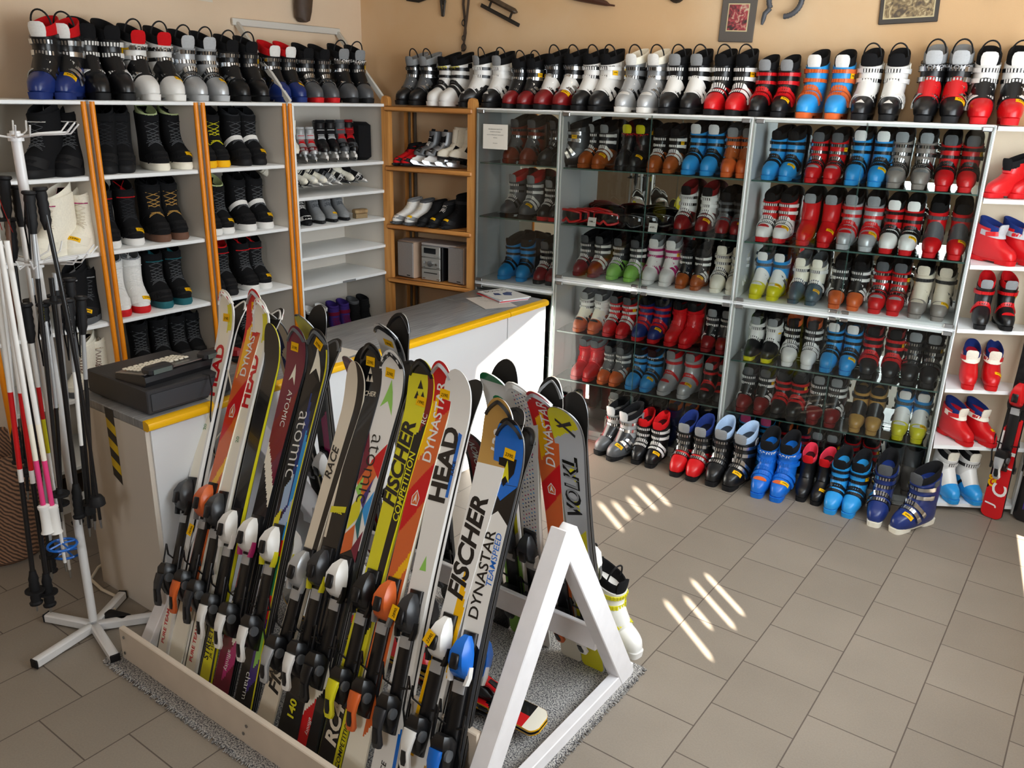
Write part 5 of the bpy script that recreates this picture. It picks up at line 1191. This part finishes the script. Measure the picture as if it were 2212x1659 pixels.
o = MB().box((0, 0, .12), (.14, .11, .24), 0, None, .02).build('black_bag', Fb('k')); o.matrix_world = T(XL-.18, 4.085, 1.652); tag(o, 'black soft bag at the end of the upper skate shelf', 'bag')
for i in range(9):
    c = ['aaaarawk', 'aaaasakk', 'aaaasakk', 'awaksakw', 'awaksakw', 'gwakskkw', 'kwrksawk', 'aakasakk', 'kwckskww'][i]; kd = 'figure' if i in (0, 1, 2, 7) else 'skate'
    shoe(kd, leftM(3.41+.078*i, 1.50, -14, .16) @ Ry(-52) @ T(.03, 0, -.02), c, ('white skate with red leaf print', 'white figure skate, second in the row', 'white figure skate, third in the row', 'white hockey skate with dark badge', 'white hockey skate, fifth in the row', 'grey hockey skate, sixth in the row', 'black and white hockey skate, seventh in the row', 'white figure skate near the row\'s end', 'white skate with black cuff at the row\'s end')[i]+', leaning on the second skate shelf', 'skates leaning in the fourth bay', sc=.62)
for i, (y, c, lb) in enumerate(((3.47, 'kwkkswkk', 'black shoe with white stripes, outer one'), (3.56, 'kwkkswkk', 'black shoe with white stripes, inner one'), (3.67, 'ggGgsGgk', 'grey cross-country boot, first of three'), (3.775, 'ggGgsGgk', 'grey cross-country boot, second of three'), (3.88, 'ggGgsGgk', 'grey cross-country boot, third of three'))):
    shoe('nordic', leftM(y, 1.282, -18), c, lb+' on the third skate shelf', 'cross-country shoes in the fourth bay', sc=.88, opts='t' if i == 3 else '')
t = thing('wooden_brush', 'small wooden brush block on the third skate shelf', 'brush', T(XL-.1, 3.99, 1.282) @ Rz(80)); MB().box((0, 0, .045), (.1, .05, .03), 0, None, .006).build('handle', wood_mat('old_beech', 'a58a62', '8a6f4c'), t); MB().box((0, 0, .015), (.09, .042, .03)).build('bristles', mat('bristle', '8f7a5a', .95, noise=.3, nscale=300), t)
b4 = [('board', 3.46, 'kkKkkwkk', 'tall black boot with white label'), ('hike', 3.60, 'kkwwkkkk', 'black boot with white cuff, outer one'), ('hike', 3.70, 'kkwwkkkk', 'black boot with white cuff, inner one'), ('hike', 3.80, 'pppMkMMy', 'purple and red boot with yellow sole, outer one'), ('hike', 3.895, 'pppMkMMy', 'purple and red boot with yellow sole, inner one'), ('hike', 3.99, 'kkGkwkkk', 'black walking boot with white laces, outer one'), ('hike', 4.085, 'kkkkwkkk', 'black walking boot with white laces, inner one')]
u_, z_ = 0, .462
for kd, y, c, lb in b4: shoe(kd, leftM(y, z_, -18, .17), c, lb+' at the bottom of the fourth bay', 'walking boots at the bottom of the fourth bay', sc=1.05)
# ------------------------------------------------------------------ goggles and price cards
def goggles(u, d, z, yaw, red, label):
    t = thing('ski_goggles', label, 'goggles', cabM(u, d, z, yaw), 'goggles on the glass shelf')
    arc = lambda x: .035*(1-(x/.085)**2)
    xs = [-.085+.17*i/20 for i in range(21)]
    top = lambda x: .082-.012*abs(x/.085)**2.2; bot = lambda x: .012+.022*max(0, 1-abs(x)/.022)**.8+.018*abs(x/.085)**3
    b = MB(); pts = [(x, -arc(x), top(x)) for x in xs]+[(x, -arc(x), bot(x)) for x in xs[::-1]]; b.tube(pts, .0075, 8, closed=True); b.build('frame', P('r' if red else 'k'), t)
    b = MB(); b.loft([[(x, -arc(x)+.001, bot(x)+.002), (x, -arc(x)-.004, (top(x)+bot(x))/2), (x, -arc(x)+.001, top(x)-.002)] for x in xs], 0, False, closed=False); b.build('lens', mat('smoked_lens', '17181a', .08, .2, coat=.5), t)
    b = MB(); b.loft([[(x, y, .03), (x, y, .065), (x*1.03, y+.003, .065), (x*1.03, y+.003, .03)] for x, y in [(.088*math.cos(q), .06*math.sin(q)+.005) for q in [PI*i/12 for i in range(13)]]], 0, True); b.build('head_strap', Fb('k'), t)
for i in range(5): goggles(2.165-.033*i, .05+.042*i, 1.357, -22, True, ('red-framed goggles at the front of their row', 'second red-framed goggles in the row', 'third red-framed goggles in the row', 'fourth red-framed goggles in the row', 'last red-framed goggles in the row')[i])
goggles(1.935, .06, 1.357, -10, True, 'red-framed goggles beside the black ones')
for i, (u, d) in enumerate(((1.79, .05), (1.725, .12), (1.655, .2))): goggles(u, d, 1.357, -8, False, ('black goggles behind the larger price card', 'second black goggles in their row', 'last black goggles in their row')[i])
for u, s, lb in ((2.008, '180,-', 'small folded card marked 180'), (1.63, '650,-', 'small folded card marked 650')):
    t = thing('price_card', lb+(' before the red goggles' if u > 1.8 else ' before the black goggles'), 'price card', cabM(u, .016, 1.357)); b = MB(); b.loft([[(x, -.012, 0), (x, 0, .05), (x, .0008, .0498), (x, .0, .048), (x, -.0108, .0)] for x in (-.026, .026)], 0, True); b.build('card', mat('white_card', 'e2dfd8', .7), t, False)
    b = MB(); add_text(b, s, lambda x, y: (x, -.0066-y*.24-.0008*1, .024+y), .016, 0, .015, .15, .045); b.build('lettering', INK, t, False)
# ------------------------------------------------------------------ end shelf boots, white boots behind the rack, lying skis
def kids(kind, x, y, z, yaw, cols, opts, lb, sc, side=1):
    place_boot('ski_boot', kind, side, MC @ T(x, y, z) @ Rz(yaw) @ Sc(sc), cols, opts, lb, 'ski boot', 'children\'s boots on the end shelf')
for z, kind, cols, opt, lb, sc, ya, yb_ , dx in ((1.667, 'slip', 'rrkkr--r', 'q', 'red child boot with black collar on the end shelf top', .82, -46, -46, 0), (1.347, 'slip', 'rrBsrs-r', '', 'red child boot with navy and grey lining, end shelf second tier', .84, 48, 48, 0), (1.022, 'kid', 'kkrgr--k', 'qEr', 'black child boot with red buckles, end shelf third tier', .8, 2, 12, 0),
                (.702, 'slip', 'rrBara-r', 't', 'red child boot with white collar, end shelf fourth tier', .84, 4, 6, 0), (.387, 'slip', 'rrBara-r', 't', 'red child boot with navy collar, end shelf fifth tier', .82, 40, 44, 0), (.052, 'kid', 'lwkaw-wl', '', 'blue and white child boot, end shelf lowest tier', .88, 30, 32, 0)):
    for i, (x, yw) in enumerate(((.10, ya), (.205, yb_))):
        kids(kind, x+dx, .045*(1+i)+.135*sc, z, yw, cols, opt if i else '', lb+(', nearer the cabinet' if i == 0 else ', farther one'), sc, 1 if i else -1)
for i, (x, y, yw, z) in enumerate(((-1.335, 2.595, 78, 0), (-1.50, 2.68, 80, 0))):
    place_boot('ski_boot', 'alpine', 1, T(x, y, z) @ Rz(yw) @ Sc(1.0), 'wwkky-ww', 'L', ('white ski boot with yellow catches standing behind the rack', 'white ski boot half hidden behind the rack leg')[i], 'ski boot', 'white boots behind the rack')
def lying(tail, tp, label, label2, w=.06):
    a, z = Vector(tail), Vector(tp); ey = (z-a).normalized(); ez = Vector((.0, -.15, 1)); ez = (ez-ey*ez.dot(ey)).normalized(); ex = ey.cross(ez); L = (z-a).length
    kw = dict(base='k', bands=[(0, .12, -1, 0, .04, 'r'), (.2, .3, -1, 1, .05, 'r'), (.0, .04, -1, 1, 0, 'a'), (.5, .7, -1, 1, .06, 'r'), (.8, .95, -1, 1, .06, 'w')], cat='ski', group='skis lying inside the rack', bind=('r', 'k', 'r'), edge='Y')
    M = frame(a, ex, ey, ez)
    ski('alpine_ski', M @ T(0, 0, .04), L, w, label=label, **kw); ski('alpine_ski', M @ T(0, 0, .032) @ Ry(180), L, w, label=label2, **kw)
lying((-1.235, 1.955, .04), (-2.5, 1.93, .04), 'upper red and black ski lying inside the rack', 'lower red and black ski lying inside the rack')
# skis leaning by the end shelf
for x, y, L, lb, kw in ((-.265, 4.80, 1.62, 'red and white ski lettered GS 175 leaning beside the end shelf', dict(base='r', bands=[(.1, .4, -1, -.8, 0, 'k'), (.18, .3, -.8, -.45, 0, 'w'), (.175, .183, -.4, 1, 0, 'w'), (.225, .236, -.4, 1, 0, 'w'), (.33, 1, -1, 1, .02, 'k')], texts=[('GS', .125, -.5, .042, 'Y', 1, .05, .1, .09), ('175', .19, -.52, .024, 'k', 1, .02, .1, .05), ('C', .1, .2, .075, 'w', 1, .02, .1, .15), ('J', .045, -.2, .06, 'w', 1, .02, .1, .09)], bind=('r', 'k', 's'), edge='k')),
                        (-.12, 4.86, 1.6, 'black and violet ski standing beside the red GS ski', dict(base='k', bands=[(.05, .12, -.3, 1, .05, 'p'), (.2, .3, -1, .4, .05, 'w')], bind=('K', 'k', 'K'), edge='k'))):
    ey = Vector((.012, .075, 1)).normalized(); ez = Vector((-.3, -1, 0)); ez = (ez-ey*ez.dot(ey)).normalized(); ski('alpine_ski', frame((x, y, .004), ey.cross(ez), ey, ez), L, .062, label=lb, cat='ski', group='skis beside the end shelf', **kw)
# glove-like boot behind register
t = thing('ski_binding', 'loose black ski binding on the shelf behind the register', 'binding', T(-3.12, 2.3, .886) @ Rz(40)); MB().box((0, 0, .02), (.2, .06, .03), 0, None, .01).build('plate', P('k'), t); MB().box((.07, 0, .07), (.06, .05, .08), 0, Ry(-25), .015).build('toe_piece', P('k'), t); MB().box((-.08, 0, .05), (.05, .04, .05), 0, None, .012).build('heel_piece', P('R'), t)
# ------------------------------------------------------------------ wall things
def wallM(u, z, d=0.): return cabM(u, DW-.003-d, z)
LEA = mat('old_leather', '4a3a2e', .6, noise=.25, nscale=25, bump=.3); IRON = mat('dark_iron', '3a3530', .5, .6); GREYM = mat('mount_board', '5d5650', .7)
def photo_mat(name, a, c, d):
    m, nt, b = nodes(name); L = nt.links.new; tc = nt.nodes.new('ShaderNodeTexCoord'); n = nt.nodes.new('ShaderNodeTexNoise'); n.inputs['Scale'].default_value = 26; n.inputs['Detail'].default_value = 4; n.inputs['Distortion'].default_value = 1.5; L(tc.outputs['Object'], n.inputs['Vector'])
    cr = nt.nodes.new('ShaderNodeValToRGB'); e = cr.color_ramp.elements; e[0].position = .35; e[1].position = .62; e[0].color = (*hexc(a), 1); e[1].color = (*hexc(c), 1); k = e.new(.5); k.color = (*hexc(d), 1); L(n.outputs['Fac'], cr.inputs[0]); L(cr.outputs[0], b.inputs['Base Color']); b.inputs['Roughness'].default_value = .4; return m
def picture(u, z, w, h, rot, iw, ih, iz, m, label, fm):
    t = thing('framed_picture', label, 'picture', wallM(u, z) @ Ry(rot)); b = MB(); b.box((0, -.006, 0), (w, .012, h), 0, None, .003); b.build('mount', fm, t)
    b = MB(); b.box((0, -.0125, iz), (iw+.012, .002, ih+.012)); b.build('paper_edge', mat('aged_paper', 'c9b990', .8), t, False); b = MB(); b.box((0, -.0138, iz), (iw, .001, ih)); b.build('photograph', m, t, False)
picture(1.342, 2.53, .19, .28, 1.5, .105, .13, -.015, photo_mat('colour_snapshot', '3c2a2a', 'c9b49a', 'a83a44'), 'grey mounted picture with a small coloured snapshot on the wall', GREYM)
picture(.488, 2.60, .275, .25, -2.5, .225, .19, .0, photo_mat('sepia_snapshot', '4a3c2c', 'c2ad84', '8a744e'), 'dark-framed sepia photograph on the wall', mat('dark_frame', '3e3833', .6))
b = MB(); n = 60; b.tube([(.085*math.cos(q)*1.0, -.03, .085*math.sin(q)) for q in [R(-150-300*i/n) for i in range(n+1)]], [.013+.0022*(i % 2) for i in range(n+1)], 10)
b.tube([(.085*math.cos(R(-150)), -.03, .085*math.sin(R(-150))), (-.10, -.03, -.07), (-.105, -.03, -.1), (-.11, -.03, -.125)], [.013, .013, .012, .006], 10); o = b.build('coiled_horn', mat('grey_horn', '4b4d53', .45)); o.matrix_world = wallM(1.095, 2.60); tag(o, 'coiled ribbed grey horn hanging on the wall', 'horn')
b = MB(); b.loft([[(r*math.cos(q), -.04+.04*math.sin(q), z) for q in [2*PI*j/14 for j in range(14)]] for z, r in ((-.09, .02), (-.075, .05), (-.02, .062), (.08, .066), (.2, .06))]); o = b.build('leather_pouch', LEA); o.matrix_world = T(XW+.003, 3.86, 2.575) @ Rz(90) @ Ry(8); tag(o, 'dark leather pouch hanging on the side wall', 'pouch')
b = MB(); b.box((0, -.002, 0), (.5, .003, .3)); o = b.build('wall_poster', mat('pale_poster', 'd9cfbe', .6), None, False); o.matrix_world = T(XW+.003, 2.98, 2.70) @ Rz(90) @ Ry(2); tag(o, 'pale poster tacked high on the side wall', 'poster')
t = thing('leather_strap', 'long leather harness strap hanging on the wall', 'strap', wallM(3.07, 2.62)); b = MB()
for sg in (-1, 1): b.loft([[(x-.008, -.012-.006*sg, z), (x+.008, -.012-.006*sg, z), (x+.008, -.016-.006*sg, z), (x-.008, -.016-.006*sg, z)] for x, z in ((.02*sg+.01, .12), (.022*sg, .0), (.01*sg, -.09), (-.004, -.17), (-.012+.004*sg, -.23), (-.02, -.28))], 0, True)
b.build('strap', LEA, t)
for z, r in ((-.11, .014), (-.2, .012), (-.255, .016)): b = MB(); b.tube([(-.01+r*math.cos(q), -.02, z+r*1.3*math.sin(q)) for q in [2*PI*j/14 for j in range(14)]], .0035, 6, closed=True); b.build('buckle', IRON, t)
t = thing('old_ice_skate', 'old wooden ice skate hanging on the wall', 'skate', wallM(2.82, 2.585) @ Ry(24)); MB().box((0, -.03, .03), (.24, .05, .03), 0, None, .012).build('wooden_sole', wood_mat('dark_old_wood', '5a4a3a', '3a2e24'), t)
b = MB(); b.box((.02, -.03, -.03), (.3, .008, .022), 0, None, .003); b.box((-.07, -.03, -.002), (.012, .008, .05)); b.box((.09, -.03, -.002), (.012, .008, .05)); b.build('runner', IRON, t)
for u, z, lb in ((3.24, 2.62, 'small black iron clasp hanging on the wall'),):
    t = thing('iron_clasp', lb, 'clasp', wallM(u, z)); b = MB()
    for sg in (-1, 1): b.box((.012*sg, -.014, -.02), (.014, .012, .1), 0, Ry(7*sg), .004)
    b.build('jaws', IRON, t); b = MB(); b.disc((0, -.006, .02), (0, -1, 0), .02, .012, 14); b.build('hinge', IRON, t)
b = MB(); b.tube([(-.11, -.02, .05), (-.09, -.02, .0), (0, -.02, -.012), (.12, -.02, .02)], .009, 8); o = b.build('metal_runner', IRON); o.matrix_world = wallM(3.42, 2.655); tag(o, 'curved metal runner hung high on the wall', 'runner')
b = MB(); b.loft([[(x, -.03+r*math.cos(q), z+r*.7*math.sin(q)) for q in [2*PI*j/12 for j in range(12)]] for x, z, r in ((-.16, .05, .03), (-.08, .035, .034), (.0, .02, .032), (.08, .0, .02), (.1, -.008, .008), (.13, -.012, .007))]); o = b.build('powder_horn', mat('brown_horn', '4e2f22', .45)); o.matrix_world = wallM(2.19, 2.60); tag(o, 'brown tapering horn hung high on the wall', 'horn')
for u, r, lb in ((1.70, .05, 'small dark round object high on the wall'), (.128, .06, 'dark rounded object high on the wall, above the white-cuffed boots')):
    b = MB(); b.loft([[(q_*r*math.cos(q), -h_*.05-.001, q_*r*math.sin(q)) for q in [2*PI*j/16 for j in range(16)]] for h_, q_ in ((0, 1), (.5, .95), (.9, .6), (1, .2))]); o = b.build('wall_ornament', IRON); o.matrix_world = wallM(u, 2.645); tag(o, lb, 'ornament')
# ------------------------------------------------------------------ boots in their rows
for where, grp, fr, z, pairs in ROWS:
    for desc, kind, sc, cols, opts, pa, pb, ya, yb2, tx in pairs:
        for i, (p, yaw) in enumerate(((pa, ya), (pb, yb2))):
            s = sc*(.93 if fr == 'cab' and 'atop' not in where else 1.)
            ln = .15*s
            if fr == 'cab':
                a = R(yaw); M = cabM(p+math.sin(a)*-ln*0, .03, z+.001) @ Rz(yaw) @ T(0, ln, 0) @ Sc(s)
            else: M = T(XL-.03, p, z+.001) @ Rz(90+yaw) @ T(0, ln, 0) @ Sc(s)
            o2 = opts if i else ''.join(c for k, c in enumerate(opts) if c not in 'tq')
            nm = dict(board='snowboard_boot', moon='snowboard_boot').get(kind, 'ski_boot')
            lb = f"{desc}, {'left' if i == 0 else 'right'} one, {where}"
            place_boot(nm, kind, -1 if i == 0 else 1, M, cols, o2, lb, 'boot', grp, tx)
for desc, kind, sc, cols, opts, pa, pb, ya, yb2, tx in FLOOR:
    for i, (p, yaw) in enumerate(((pa, ya), (pb, yb2))):
        o2 = opts if i else ''.join(c for c in opts if c not in 'tq')
        place_boot('ski_boot', kind, -1 if i == 0 else 1, T(p[0], p[1], .0005) @ Rz(8+yaw) @ T(0, .15*sc, 0) @ Sc(sc), cols, o2, f"{desc}, {'left' if i == 0 else 'right'} one, on the tiles", 'boot', 'ski boots standing on the floor tiles', tx)
# ------------------------------------------------------------------ light
def area(name, loc, rot, sx, sy, e, col):
    l = bpy.data.lights.new(name, 'AREA'); l.shape = 'RECTANGLE'; l.size = sx; l.size_y = sy; l.energy = e; l.color = col
    o = bpy.data.objects.new(name, l); COL.objects.link(o); o.location = loc; o.rotation_euler = rot; return o
area('assumed_daylight_fill', (XR-.03, 2.75, 1.8), (0, R(90), 0), 1.6, 2.8, 105, (.84, .93, 1.))  # area light added for assumed daylight from the right, no window modelled
area('assumed_daylight_fill', (.0, -2.3, 2.5), (R(76), 0, R(14)), .8, .9, 40, (.95, .97, 1.))  # fill light added behind the camera as assumed daylight; front wall is solid
area('ceiling_fill', (-1.4, 2.8, 3.0), (0, 0, 0), 2.0, 2.0, 16, (1., .86, .68))  # added warm fill from above, no known lamp there
sl = bpy.data.lights.new('sun', 'SUN'); sl.energy = 48; sl.angle = R(.6); sl.color = (1., .93, .80)
so = bpy.data.objects.new('sun', sl); COL.objects.link(so); so.rotation_euler = sd.to_track_quat('-Z', 'Y').to_euler(); so.location = (3, -2, 4)
w = bpy.data.worlds.new('world'); scn.world = w; w.use_nodes = True
w.node_tree.nodes['Background'].inputs[0].default_value = (.55, .65, .8, 1); w.node_tree.nodes['Background'].inputs[1].default_value = .6
vs = scn.view_settings; vs.view_transform = 'Standard'; vs.look = 'None'; vs.exposure = 0.; vs.gamma = 1.; vs.use_curve_mapping = False
c = scn.cycles; c.max_bounces = 8; c.diffuse_bounces = 4; c.glossy_bounces = 3; c.transmission_bounces = 4; c.transparent_max_bounces = 12; c.caustics_reflective = False; c.caustics_refractive = False; c.sample_clamp_indirect = 6
